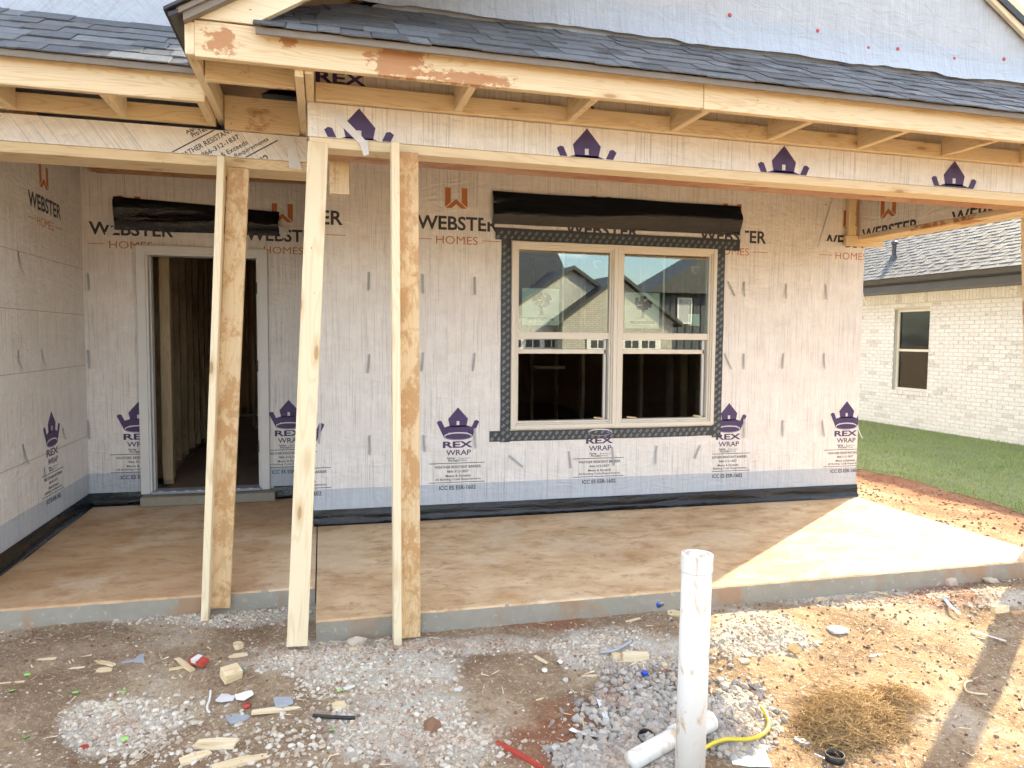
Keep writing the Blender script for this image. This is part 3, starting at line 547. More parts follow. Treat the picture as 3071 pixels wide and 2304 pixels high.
# black sheet flaps folded down above the openings
def flap(x0, x1, zb, zt, yw, seed, drop):
    n = 40; m = 9; vs = []
    for i in range(n+1):
        t = i/n; x = x0+(x1-x0)*t
        for k in range(m+1):
            s = k/m; bulge = .030*math.sin(math.pi*min(1, s*1.05))+.010
            fold = .016*math.sin(6.5*s+3.2*t+seed+1.5*mn.noise(Vector((t*2.2+seed, 0, 0))))+.012*mn.noise(Vector((t*3+seed, s*1.6, 4.)))
            vs.append((x+.010*mn.noise(Vector((s*3, t*9, seed))), yw-bulge-fold*math.sin(math.pi*s), zt+(zb-zt)*s-drop*t*(1-s)+.010*(1-s)*mn.noise(Vector((t*3+seed, 1, 1)))+.006*s*mn.noise(Vector((t*4, seed, 2)))))
    b = MB().add(vs, [(i*(m+1)+k, i*(m+1)+k+1, (i+1)*(m+1)+k+1, (i+1)*(m+1)+k) for i in range(n) for k in range(m)]); return b.build('flashing_flap', 'black', H, None, True)
flap(1.40, 3.61, 2.365, 2.625, -.004, 2, .012); flap(-1.607, -.285, 2.338, 2.615, RY-.004, 7, .065)
def strip(parent, pts, mat='white_tape', y=None): MB().prism(pts, (0, -.002, 0)).build('tape_strip', mat, parent)
strip(H, [(1.32, -.004, 2.44), (1.41, -.004, 2.45), (1.42, -.004, 2.385), (1.33, -.004, 2.375)]); strip(H, [(3.60, -.004, 2.44), (3.66, -.004, 2.41), (3.69, -.004, 2.27), (3.63, -.004, 2.30)])
strip(H, [(-1.69, RY-.004, 2.43), (-1.60, RY-.004, 2.43), (-1.60, RY-.004, 2.37), (-1.69, RY-.004, 2.38)]); strip(H, [(-1.68, RY-.007, 2.31), (-1.61, RY-.007, 2.37), (-1.59, RY-.007, 2.33), (-1.65, RY-.007, 2.27)]); strip(H, [(-.29, RY-.05, 2.42), (-.20, RY-.004, 2.42), (-.21, RY-.004, 2.36), (-.27, RY-.004, 2.31)])
strip(H, [(4.36, -.004, 2.36), (4.69, -.004, 2.34), (4.69, -.004, 2.30), (4.37, -.004, 2.30)]); strip(H, [(4.55, -.007, 2.78), (4.60, -.007, 2.78), (4.45, -.007, 2.28), (4.40, -.007, 2.29)])

# door frame
dx0, dx1, dz1 = -1.445, -.388, 2.217; yb = RY
b = MB(); b.cbox(dx0, dx0+.072, yb-.036, yb, .088, dz1); b.cbox(dx1-.072, dx1, yb-.036, yb, .088, dz1); b.cbox(dx0+.072, dx1-.072, yb-.036, yb, dz1-.062, dz1)
b.cbox(dx0+.066, dx0+.088, yb-.018, yb+.14, .10, dz1-.058); b.cbox(dx1-.088, dx1-.066, yb-.018, yb+.14, .10, dz1-.058); b.cbox(dx0+.088, dx1-.088, yb-.018, yb+.14, dz1-.08, dz1-.058)
b.cbox(dx0+.088, dx0+.10, yb+.045, yb+.14, .10, dz1-.08); b.cbox(dx1-.10, dx1-.088, yb+.045, yb+.14, .10, dz1-.08)
door = b.build('door_frame', 'white', H)
for z in (1.83, 1.14, .42): MB().cbox(dx1-.103, dx1-.089, yb+.0, yb+.046, z, z+.1, .002).build('hinge', 'dark', door)
th = MB().cbox(dx0+.08, dx1-.08, yb-.045, yb+.12, .085, .107).build('threshold', 'greyp', door)
for i in range(8): MB().box(dx0+.14+i*.105, dx0+.175+i*.105, yb-.05, yb-.03, .104, .1105).build('threshold_clip', 'white', th)

# ---------------------------------------------------------------- interior: floor, stud walls, closed shell
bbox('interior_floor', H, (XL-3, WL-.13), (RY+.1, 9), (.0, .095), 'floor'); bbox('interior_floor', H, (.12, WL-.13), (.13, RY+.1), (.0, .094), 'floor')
sl0 = at_y(349, 676, 9); sl1 = at_y(359, 918, 9)
back = panel('back_wall', H, frame((0, 9, 0), 0), XL-3.1, WL, -.3, 3.0, [(-3.0, -2.45, .55, 1.86)], ['osb', 'wrap_plain'], .1)
bbox('wing_wall', H, (XL-3.2, XL-3.1), (RY, 9.1), (-.3, 3.0), 'osb'); bbox('wing_wall', H, (XL-3.1, XL-.01), (RY+.0, RY+.12), (-.3, 3.), 'osb')
bbox('ceiling', H, (XL-3.2, WL-.01), (.13, 9.1), (2.86, 2.9), 'osb')
def studs(xa, ya, xb, yb_, n, face, z0=.096, z1=2.72, skip=()):
    for i in range(n):
        if i in skip: continue
        t = i/(n-1); x = xa+(xb-xa)*t; y = ya+(yb_-ya)*t
        board('stud', H, (x, y, z0+.04), (x, y, z1), .089 if face[0] else .089, .038, (0, 1, 0) if face[0] else (1, 0, 0), 'wood_shaded')
    L = Vector((xb-xa, yb_-ya, 0)); nrm = (0, 0, 1)
    for z in (z0+.019, z1+.019): board('plate', H, (xa, ya, z), (xb, yb_, z), .089, .038, nrm, 'wood_shaded')
studs(-1.42, 1.75, -1.42, 5.1, 9, (1, 0)); studs(-1.30, 1.45, -1.30, 1.53, 3, (1, 0)); studs(-.9, 5.6, 4.6, 5.6, 14, (0, 1), skip=(3, 4)); studs(.9, 3.3, 4.6, 3.3, 10, (0, 1), skip=(4, 5)); studs(4.62, .5, 4.62, 3.3, 8, (1, 0)); studs(.35, 1.4, .35, 3.3, 6, (1, 0))
studs(-3.2, 7.4, .5, 7.4, 10, (0, 1), skip=(1,))
for x, y, z0, z1 in ((2.9, 3.26, 1.08, 1.17), (1.2, 3.26, 1.5, 1.59)): board('block', H, (x-.2, y, z0), (x+.2, y, z0), .089, .038, (0, 0, 1), 'wood_shaded')

# ---------------------------------------------------------------- porch beams and roof framing
YB = -1.95; YE = -1.40
N_BEFORE = len(C.objects)
beam = panel('porch_beam', H, frame((0, YB, 0), 0), .012, 4.96, 2.4555, 2.622, [], ['wrap_plain', 'wood'], .30)
for i, x in enumerate((.258, 1.478, 2.705, 3.925)): PR_CR.build('printed_crown', beam, RM, frame((0, YB, 0), 0), x, 2.612-.898+.004*i, clip=(.02, 4.95, 2.458, 2.62))
bbox('beam_plate', H, (.02, 4.955), (YB+.006, YB+.146), (2.406, 2.455), 'wood_white'); bbox('beam_plate', H, (.02, 4.955), (YB+.162, YB+.30), (2.408, 2.455), 'wood_red')
strip(H, [(.085, YB-.003, 2.60), (.14, YB-.003, 2.605), (.30, YB-.003, 2.45), (.26, YB-.003, 2.44)]); strip(H, [(.26, YB-.002, 2.45), (.305, YB-.002, 2.455), (.31, YB-.012, 2.385), (.285, YB-.012, 2.375)])
bbox('ledger_board', H, (.05, 2.6), (YB-.04, YB-.002), (2.624, 2.711), 'wood'); bbox('ledger_board', H, (2.605, 5.3), (YB-.04, YB-.002), (2.6235, 2.710), 'wood')
up = panel('gable_base', H, frame((0, YB+.03, 0), 0), .0, 5.0, 2.62, 3.0, [], ['wrap_plain', 'osb'], .06)
p = Print(); p.text('REX', 0, .25, 0, .058, 0, .03)
p.build('printed_text', up, RM, frame((0, YB+.03, 0), 0), .052, 2.732)
p = Print(); p.text('X', 0, .085, 0, .058, 0, .03); p.build('printed_text', up, RM, frame((0, YB+.03, 0), 0), 1.465, 2.722)
YF = -2.40
bbox('fascia_board', H, (-.44, 1.937), (YF, YF+.038), (2.634, 2.785), 'wood_fasc'); bbox('fascia_board', H, (1.940, 5.40), (YF, YF+.038), (2.631, 2.77), 'wood')
bbox('eave_board', H, (-.478, -.4405), (YF+.0, -1.30), (2.640, 2.775), 'wood_white')
bbox('frame_board', H, (-.436, -.04), (-2.148, -2.11), (2.62, 2.79), 'wood_mud'); bbox('frame_board', H, (-.436, -.04), (-1.44, -1.402), (2.59, 2.77), 'wood_mud')
bbox('frame_board', H, (-.036, .002), (YF+.04, -1.30), (2.605, 2.745), 'wood'); bbox('frame_board', H, (.006, .045), (YF+.04, YB-.001), (2.622, 2.745), 'wood')
for i in range(8): 
    x = .135+.608*i+.02 if i else .135
    if i: board('lookout_board', H, (x, YF+.04, 2.694), (x, YB-.041, 2.694), .128, .038, (1, 0, 0), 'wood' if i % 2 else 'wood_mud')
# side beam over the right end, ledger on the wall, short corner block
sb = panel('side_beam', H, frame((4.79, 0, 0), -math.pi/2), .0, 1.64, 2.445, 2.80, [], ['wrap_plain', 'wood'], .24)
for x in (.42, 1.40): PR_WEB.build('printed_logo', sb, WMATS, frame((4.79, 0, 0), -math.pi/2), x, .085, clip=(.005, 1.63, 2.448, 2.79))
board('beam_plate', H, (4.86, -1.70, 2.425), (4.86, .01, 2.425), .138, .036, (0, 0, 1), 'wood_fasc'); board('beam_plate', H, (4.985, -1.70, 2.423), (4.985, .01, 2.423), .10, .036, (0, 0, 1), 'wood')
bbox('corner_block', H, (4.66, 5.06), (-.05, -.012), (2.312, 2.404), 'wood_mud'); bbox('corner_stud', H, (4.678, 4.778), (-.055, -.012), (2.406, 2.775), 'wood_fasc')
bbox('wall_ledger', H, (.05, 4.676), (-.045, -.006), (2.785, 2.92), 'wood_red')
bbox('beam_stub', H, (.12, .225), (-1.62, -1.58), (2.24, 2.43), 'wood_mud')
# entry porch beam
mYE = frame((0, YE, 0), 0)
eb = panel('entry_beam', H, mYE, -2.6, .0, 2.448, 2.588, [], ['wrap_diag', 'wood'], .28)
PR_REX.build('printed_label', eb, RM, mYE, -.207, 2.08, 1.30, .56, clip=(-2.5, -.06, 2.45, 2.586))
bbox('beam_plate', H, (-2.6, 0.005), (YE+.008, YE+.146), (2.392, 2.4475), 'wood'); bbox('beam_plate', H, (-2.6, .005), (YE+.15, YE+.275), (2.394, 2.4475), 'wood_mud')
MB().prism([(-.115, YE-.002, 2.585), (-.075, YE-.002, 2.585), (-.03, YE-.002, 2.40), (-.10, YE-.002, 2.41)], (0, -.002, 0)).build('tape_strip', 'white_tape', H)
bbox('ledger_board', H, (-2.6, -.482), (YE-.04, YE-.002), (2.604, 2.691), 'wood')
bbox('fascia_board', H, (-2.6, -.4785), (-1.85, -1.812), (2.605, 2.755), 'wood')
for x in (-1.98, -1.46, -.94): board('lookout_board', H, (x, -1.81, 2.672), (x, YE-.041, 2.672), .14, .038, (1, 0, 0), 'wood_mud' if x < -1.2 else 'wood')
board('lookout_board', H, (-.50, -1.81, 2.672), (-.50, YE-.041, 2.672), .14, .038, (1, 0, 0), 'wood')
bbox('ceiling_board', H, (-1.72, -.02), (.985, 1.02), (2.79, 2.90), 'wood_red'); bbox('ceiling_board', H, (-1.76, -1.722), (-1.1, 1.0), (2.79, 2.90), 'wood_red'); bbox('ceiling_board', H, (-.055, -.017), (-1.1, .98), (2.79, 2.90), 'wood_mud')
bbox('porch_ceiling', H, (-2.6, .10), (-1.0, RY), (2.98, 3.0), 'osb'); bbox('porch_ceiling', H, (.10, WL+.1), (-1.6, .12), (3.0, 3.02), 'osb')
# roof decks and shingles
TH = math.atan(.6)
def roof_frame(o): return Matrix.Translation(o) @ Matrix.Rotation(TH, 4, 'X')
_sh = {}
def shingle_mesh(wd, mat, L=.30, t=.0065):
    k = (round(wd, 3), mat)
    if k not in _sh:
        b = MB(); n = 4; vs = []
        for i in range(n+1):
            x = wd*i/n; j = .0022*mn.noise(Vector((x*20, wd*77, 1))); j2 = .004*mn.noise(Vector((x*11, wd*53, 6)))
            vs += [(x, j2, .0+j), (x, j2, t+j), (x, L, t*.2), (x, L, -.001)]
        fs = [(4*i+k_, 4*i+4+k_, 4*i+4+(k_+1) % 4, 4*i+(k_+1) % 4) for i in range(n) for k_ in range(4)]+[(0, 1, 2, 3), (4*n+3, 4*n+2, 4*n+1, 4*n)]
        _sh[k] = b.add(vs, fs).mesh('shingle', mat)
    return _sh[k]
WID = [.095, .13, .16, .19, .225, .27]
def shingles(parent, mw, x0, x1, courses, mat, limit=300, expo=.143, score=None):
    its = []
    for c in range(courses):
        x = x0-random.uniform(0, .15); k = random.randint(0, 1)
        while x < x1:
            wd = random.choice(WID); xa = max(x, x0); 
            if x >= x0 and x+wd <= x1+.12: its.append((x, c, wd, k))
            elif x < x0 and x+wd-x0 > .09:
                w2 = min(WID, key=lambda q: abs(q-(x+wd-x0))); its.append((x0, c, w2, k)); wd = x0+w2-x
            x += wd+.003; k = 1-k
    if score: its.sort(key=lambda q: score(mw @ Vector((q[0]+q[2]/2, q[1]*expo, 0))))
    rest = MB()
    for n, (x, c, wd, k) in enumerate(its):
        m2 = mw @ Matrix.Translation((x, c*expo+random.uniform(-.0025, .0025), .010+.0035*k+random.uniform(0, .001))) @ Matrix.Rotation(-.020+random.uniform(-.004, .004), 4, 'X')
        me = shingle_mesh(wd, mat)
        if n < limit: link('shingle', me, parent, m2)
        else: rest.add([m2 @ v.co for v in me.vertices], [tuple(p.vertices) for p in me.polygons])
    if rest.v: tag(rest.build('shingle_field', mat, parent), kind='stuff')
mP = roof_frame((0, -2.462, 2.756))
deck = MB().box(-.17, 5.42, .012, 1.05, -.018, .0).build('porch_roof', 'osb', H, mP)
shingles(deck, mP, -.20, 5.42, 6, 'shingle')
for xa, xb, e in ((-.19, 3.42, 0), (3.40, 5.42, .002)): MB().prism([(xa, -2.452-e, 2.766), (xa, -2.452-e, 2.738), (xa, -2.447-e, 2.734), (xa, -2.443-e, 2.738), (xa, -2.443-e, 2.764)], (xb-xa, 0, 0)).build('drip_edge', 'drip', H)
mQ = roof_frame((0, -1.905, 2.742)); deck2 = MB().box(-2.7, -.50, .012, 1.0, -.018, 0).build('entry_roof', 'osb', H, mQ)
shingles(deck2, mQ, -2.7, -.505, 6, 'shingle')
MB().prism([(-2.7, -1.897, 2.752), (-2.7, -1.897, 2.722), (-2.7, -1.891, 2.718), (-2.7, -1.886, 2.722), (-2.7, -1.886, 2.750)], (2.20, 0, 0)).build('drip_edge', 'drip', H)
# gable wall over the porch, upper wall over the entry
YG = -1.70

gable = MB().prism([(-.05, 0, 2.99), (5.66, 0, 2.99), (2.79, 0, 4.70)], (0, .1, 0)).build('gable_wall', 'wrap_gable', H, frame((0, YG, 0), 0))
n = 120; vs = []                                     # torn loose hem of the wrap lying on the shingles
for i in range(n+1):
    x = .05+5.2*i/n; e = .024*mn.noise(Vector((x*2.3, 1, 1)))+.014*mn.noise(Vector((x*8, 1, 4)))
    vs += [(x, -.040-.020*mn.noise(Vector((x*3, 0, 0))), 3.235+e), (x, -.016, 3.285+e*.4), (x, -.004, 3.36)]
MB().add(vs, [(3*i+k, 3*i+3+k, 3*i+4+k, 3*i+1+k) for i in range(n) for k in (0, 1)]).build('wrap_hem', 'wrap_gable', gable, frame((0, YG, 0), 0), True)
M['redcap'] = simple('red_cap', (.50, .06, .06), .5)
for u, v in ((1577, 25), (1767, 57), (1876, 94), (1940, 95), (2062, 115), (2170, 115)):
    q = at_y(u, v, YG-.003); MB().lathe([(0, .004), (.010, .003), (.0125, 0)], 14).build('cap_nail', 'redcap', gable, Matrix.Translation(q) @ Matrix.Rotation(math.pi/2, 4, 'X'))
board('frieze_board', H, at_y(2128, -8, YG-.03)+Vector((.05, 0, .08)), at_y(2290, 155, YG-.03)+Vector((.05, 0, .08)), .14, .03, (0, 1, 0), 'wood_white')
# left rake: board, drip edge and the roof slope over it
d = Vector((1, 0, .6)).normalized(); nn = Vector((-.6, 0, 1)).normalized()
r0 = Vector((-.44, YF+.019, 2.792)); 
rk = MB().prism([(-.4365, YF, 2.793), (-.205, YF, 2.793), (2.3, YF, 2.919+.6*2.304), (2.3, YF, 3.062+.6*2.304), (-.4365, YF, 2.801)], (0, .037, 0)).build('rake_board', 'wood_white', H)
def slope(y0, y1, a0, a1, t0, t1, name, mat, x1=2.79): # layer of the left slope between heights t0 and t1 over the rake line, from x=a0
    z = lambda x: 3.055+.6*x
    return MB().prism([(a0, y0, z(a0)+t0), (x1, y0, z(x1)+t0), (x1, y0, z(x1)+t1), (a0, y0, z(a0)+t1)], (0, y1-y0, 0)).build(name, mat, H)
slope(-2.448, -2.405, -.475, 0, -.012, .036, 'drip_edge', 'drip'); slope(-2.462, -2.448, -.49, 0, .020, .040, 'drip_edge', 'drip')
sd = slope(-2.447, 3., -.50, 0, .0365, .052, 'gable_roof', 'osb'); slope(-2.475, 3., -.545, 0, .053, .066, 'shingle_layer', 'dark')
MB().prism([(-.53, -2.46, 2.765), (-.523, -2.46, 2.765), (-.478, -2.46, 2.792), (-.478, -2.46, 2.802), (-.53, -2.46, 2.782)], (0, 1.9, 0)).build('drip_edge', 'dark', H)
MB().prism([(2.79, -1.76, 4.72), (5.9, -1.76, 2.86), (5.9, -1.76, 2.90), (2.79, -1.76, 4.78)], (0, 4.8, 0)).build('gable_roof', 'dark', H)
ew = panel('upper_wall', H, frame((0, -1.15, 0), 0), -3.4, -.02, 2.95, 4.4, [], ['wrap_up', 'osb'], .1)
# the bulk of the house behind: wing on the left and main roof (out of the picture, it shades the yard)
bbox('wing_wall', H, (-8.5, -3.0), (-1.5, 9.2), (-.3, 2.9), 'wrap_plain'); bbox('wing_wall', H, (-3.0, XL-.13), (-1.5, -1.38), (-.3, 2.9), 'wrap_plain')
MB().prism([(-8.8, -1.0, 2.93), (-8.8, 10., 2.93), (-8.8, 4.5, 6.1)], (13.9, 0, 0)).build('main_roof', 'dark', H)

SHEAR = Matrix(((1, 0, 0, 0), (0, 1, 0, 0), (-.0085, 0, 1, 0), (0, 0, 0, 1)))   # the framing runs slightly out of level
for o in list(C.objects)[N_BEFORE:]:
    if o.parent is H and o.name.split('.')[0] not in ('wall_ledger', 'ceiling_board', 'porch_ceiling', 'wing_wall', 'main_roof', 'corner_block', 'corner_stud', 'upper_wall'): o.matrix_parent_inverse = WM[H].inverted() @ SHEAR
# ------------------------------------------------------------------ temporary posts
def post(label, top, foot, boards):
    t = tag(empty('support_post', foot), label, 'post', 'temporary lumber posts under the porch beams')
    for nm, dt, db, wd, th, nrm, mat in boards: board(nm, t, Vector(top)+Vector(dt), Vector(foot)+Vector(db), wd, th, nrm, mat)
    return t
post('pale lumber post with rust-stained board, standing before the door', (-.455, -1.40, 2.43), (-.565, -1.50, -.10),
     [('stud', (0.005, -.055, .0), (0, -.04, -.005), .038, .089, (0, 1, 0), 'wood_white'), ('plank', (.085, 0, -.04), (.066, .02, .03), .114, .038, (0, 1, 0), 'wood_rust')])
post('single pale two-by-four leaning left, between the slabs', (.062, -1.93, 2.40), (-.06, -2.09, -.14), [('stud', (0, .0, .03), (0, 0, 0.06), .1, .038, (0, 1, 0), 'wood_white')])
post('pale lumber post with water-stained board, left of the twin window', (.43, -2.0, 2.43), (.437, -2.05, -.16),
     [('stud', (0.005, -.015, .0), (0, -.02, -.005), .04, .089, (0, 1, 0), 'wood_white'), ('plank', (.078, .03, -.03), (.073, .01, .05), .1, .038, (0, 1, 0), 'wood_rust')])
post('lumber post at the far right end of the porch', (5.205, -1.41, 2.385), (5.055, -1.74, -.20),
     [('stud', (-.06, 0, 0), (-.06, 0, 0), .038, .089, (0, 1, 0), 'wood_mud'), ('plank', (.03, -.0, 0), (.03, 0, .0), .14, .038, (0, 1, 0), 'wood')])

# ------------------------------------------------------------------ neighbour's house
NX = 10.7; NB = tag(empty('neighbour_house', (NX, 5, -.2)), 'finished white brick house next door with grey shingle roof', 'house')
mN = frame((NX, 0, 0), -math.pi/2)      # local x = -Y
NW = (-6.13, -5.28, .52, 2.05)
nw = panel('brick_wall', NB, mN, -12, 2.5, -.6, 2.62, [NW], ['mortar', 'osb'], .25)
ch, bl = .0687, .203; its = []; zt = 2.16
for r in range(int((zt+.32)/ch)):
    z = -.32+r*ch; x = -9.2-(r % 2)*bl/2
    while x < 2.2:
        a, e = x+.005, x+bl-.005
        if z+ch > NW[2]-.0 and z < NW[3]+.0:
            if a < NW[0] < e: e = NW[0]
            elif a < NW[1] < e: a = NW[1]
            elif a >= NW[0] and e <= NW[1]: a = e
        if z+ch > NW[2]-.075 and z < NW[2] and a > NW[0]-.06 and e < NW[1]+.06: a = e
        if e-a > .02: its.append((a, e, z+.0045, z+ch-.0045))
        x += bl
x = -9.2
while x < 2.2: its.append((x+.004, x+.0637, zt+.006, zt+.195)); x += .0687
x = NW[0]-.05
while x < NW[1]+.04: its.append((x+.003, x+.064, NW[2]-.072, NW[2]-.004)); x += .0685
def inview(it):
    p_ = mN @ Vector(((it[0]+it[1])/2, 0, it[2])); u, v = pix(p_); vis = 1855 < u < 2215 and 480 < v < 985
    return (0 if vis else 1, (p_-CAM).length)
its.sort(key=inview); rest = MB(); _bk = {}
for n_, (a, e, z0, z1) in enumerate(its):
    sill = z1 < NW[2] and z0 > NW[2]-.08 and (e-a) < .065; y0 = -.022 if sill else -.006
    if n_ < 300:
        k = (round(e-a, 3), round(z1-z0, 3), sill)
        if k not in _bk: _bk[k] = MB().cbox(0, e-a, y0, .02, 0, z1-z0, .003).mesh('brick', 'brick')
        link('brick', _bk[k], nw, mN @ Matrix.Translation((a, random.uniform(-.002, .0015), z0)))
    else: rest.cbox(a, e, y0+random.uniform(-.002, .0015), .02, z0, z1, .003)
tag(rest.build('brick_field', 'brick', nw, mN), kind='stuff')
b = MB(); ring(b, NW[0], NW[1], NW[2], NW[3], .05, .06, .14); b.cbox(NW[0]+.05, NW[1]-.05, .065, .12, 1.255, 1.30)
nwin = b.build('window', 'vinyl', NB, mN)
for z0, z1 in ((NW[2]+.05, 1.255), (1.30, NW[3]-.05)): MB().box(NW[0]+.05, NW[1]-.05, .085, .09, z0, z1).build('glass_pane', 'glass_n', nwin, mN)
MB().box(-5.712, -5.698, .092, .097, NW[2]+.05, NW[3]-.05).build('muntin', 'vinyl', nwin, mN); MB().box(NW[0]-.2, NW[1]+.2, .9, .92, .2, 2.3).build('room_wall', 'navy', nwin, mN)
# eave: soffit, fascia, gutter, roof
MB().prism([(0, 0, 2.34), (-.48, 0, 2.34), (-.48, 0, 2.58), (-.44, 0, 2.58), (-.44, 0, 2.36), (0, 0, 2.36)], (0, 14.5, 0)).build('eave', 'gutter', NB, frame((NX, -2.5, 0), 0))
MB().prism([(-.482, 0, 2.47), (-.54, 0, 2.475), (-.575, 0, 2.505), (-.595, 0, 2.575), (-.605, 0, 2.592), (-.585, 0, 2.592), (-.57, 0, 2.52), (-.535, 0, 2.492), (-.482, 0, 2.485)], (0, 14.5, 0)).build('gutter', 'gutter', NB, frame((NX, -2.5, 0), 0))
mNR = Matrix.Translation((NX-.53, 0, 2.585)) @ Matrix.Rotation(-math.pi/2, 4, 'Z') @ Matrix.Rotation(math.atan(.58), 4, 'X')
nd_ = MB().box(-12, 2.6, 0, 5.2, -.02, 0).build('roof', 'osb', NB, mNR)
shingles(nd_, mNR, -8.6, -2.2, 24, 'shingle_n', 300, score=lambda p_: 0 if (1855 < pix(p_)[0] < 2215 and 430 < pix(p_)[1] < 640) else 1)
q = at_x(1932, 520, NX+.25); zr = 2.585+.58*(.78)
pv = MB().lathe([(.11, -.02), (.085, .04), (.06, .10)], 16).lathe([(.042, -.1), (.042, .36)], 16).lathe([(.06, .32), (.065, .36), (.042, .385), (0, .385)], 16).build('vent_pipe', 'gutter', nd_, Matrix.Translation((q.x, q.y, zr-.02)), True)
bbox('body', NB, (NX+.3, NX+8), (-2.4, 12), (-.5, 2.5), 'mortar'); MB().prism([(NX+4.1, -2.6, 5.25), (NX+8.7, -2.6, 2.5), (NX+.2, -2.6, 2.5)], (0, 14.6, 0)).build('gable_end', 'mortar', NB)

# ------------------------------------------------------------------ houses across the street (seen in the window glass)
def gable_block(parent, x0, x1, y0, y1, z0, ze, sl, wallm, roofm='dark', over=.35):
    xm = (x0+x1)/2; zp = ze+sl*(xm-x0)
    MB().prism([(x0, y0, z0), (x1, y0, z0), (x1, y0, ze), (xm, y0, zp), (x0, y0, ze)], (0, y1-y0, 0)).build('wall', wallm, parent)
    for s in (-1, 1):
        xe = xm+s*((x1-x0)/2+over); z_e = ze-sl*over
        MB().prism([(xm, y0+over, zp+.02), (xe, y0+over, z_e+.02), (xe, y0+over, z_e+.2), (xm, y0+over, zp+.2)], (0, y1-y0-2*over, 0)).build('roof', roofm, parent)
A = tag(empty('house_opposite', (12, -30, -.9)), 'white brick house with garage gable, seen reflected in the window', 'house')
gable_block(A, 10.6, 16.0, -26, -34, -.9, 2.25, .72, 'farbrick'); gable_block(A, 8.2, 14.6, -27.2, -34, -.9, 2.5, .66, 'siding')
MB().prism([(3, -28.5, -.9), (3, -28.5, 2.6), (3, -33, 6.2), (3, -37.5, 2.6), (3, -37.5, -.9)], (9, 0, 0)).build('wall', 'siding', A); MB().prism([(2.6, -28, 2.5), (2.6, -33, 6.4), (2.6, -38, 2.5), (2.6, -38, 2.3), (2.6, -33, 6.2), (2.6, -28, 2.3)], (9.8, 0, 0)).build('roof', 'dark', A)
for i in range(26): # courses of the shake gable
    z = 2.4+i*.105; h = (z-2.5)/.66; a, e = 8.2+max(0, h), 14.6-max(0, h)
    if e-a > .1: MB().box(a, e, -27.2, -27.175+.03*((i % 2)*.4+.3), z, z+.088).build('shake_course', 'siding', A)
for x0, x1 in ((11.75, 15.4), (7.2, 11.1)):
    yf = -25.99 if x0 > 11 else -27.18; g = MB().box(x0, x1, yf, yf+.05, -.9, 1.5).build('garage_door', 'garage', A)
    for k in range(4):
        for j in range(2):
            xa = x0+.2+k*(x1-x0-.3)/4+j*.36; MB().box(xa, xa+.3, yf+.045, yf+.06, 1.02, 1.36).build('window', 'dark', g)
Bh = tag(empty('house_opposite', (20, -30, -.9)), 'dark blue board house beyond the garage, seen reflected in the window', 'house')
MB().box(15.9, 24, -30.5, -28, -.9, 3.75).build('wall', 'navy', Bh); MB().prism([(15.3, -27.4, 3.7), (24.6, -27.4, 3.7), (20, -27.4, 6.4)], (0, -3.4, 0)).build('roof', 'dark', Bh)
for i in range(18): MB().box(16.0+i*.42, 16.05+i*.42, -28, -27.965, -.9, 3.7).build('batten', 'navy', Bh)
b = MB(); ring(b, 17.2, 18.0, 2.2, 3.5, .07, -27.98, -27.93); b.build('window_trim', 'white', Bh); MB().box(17.27, 17.93, -27.985, -27.96, 2.27, 3.43).build('window', 'greyp', Bh)

# ------------------------------------------------------------------ lawn beside the neighbour's wall
def lawn_edge(y): return 6.62+.10*math.sin(y*1.3)+.12*mn.noise(Vector((y*2.2, 3, 0)))
vs = []; ny = 70; nxx = 14
for j in range(ny+1):
    y = -2.4+13*j/ny; e = lawn_edge(y)
    for i in range(nxx+1):
        x = e+(NX-.005-e)*i/nxx; vs.append((x, y, gz(x, y)+.012*min(1, i)+.004))
tag(MB().add(vs, [(j*(nxx+1)+i, j*(nxx+1)+i+1, (j+1)*(nxx+1)+i+1, (j+1)*(nxx+1)+i) for j in range(ny) for i in range(nxx)]).build('lawn', 'soil'), kind='structure')
def blades(name, n, xr, yr, h, wd, mat, edge=None):
    V = np.zeros((n, 3, 3)); k = 0
    while k < n:
        x = random.uniform(*xr); y = random.uniform(*yr)
        if edge and x < edge(y)-.05+.12*random.random()*mn.noise(Vector((x*6, y*6, 0))): continue
        z = gz(x, y)+.008; a = random.random()*6.283; hh = h*random.uniform(.45, 1.25)*(1+.5*mn.noise(Vector((x*1.5, y*1.5, 2)))); l = hh*random.uniform(.2, 1.1); la = random.random()*6.283
        dx, dy = math.cos(a)*wd, math.sin(a)*wd
        V[k] = ((x-dx, y-dy, z), (x+dx, y+dy, z), (x+l*math.cos(la), y+l*math.sin(la), z+hh)); k += 1
    me = bpy.data.meshes.new(name); me.from_pydata(V.reshape(-1, 3).tolist(), [], np.arange(n*3).reshape(-1, 3).tolist()); me.materials.append(M[mat]); return link(name, me)
tag(blades('grass', 52000, (6.5, NX-.02), (-.9, 8.2), .05, .0035, 'grass', lawn_edge), 'short green grass of the lawn along the white brick wall', 'grass', kind='stuff')

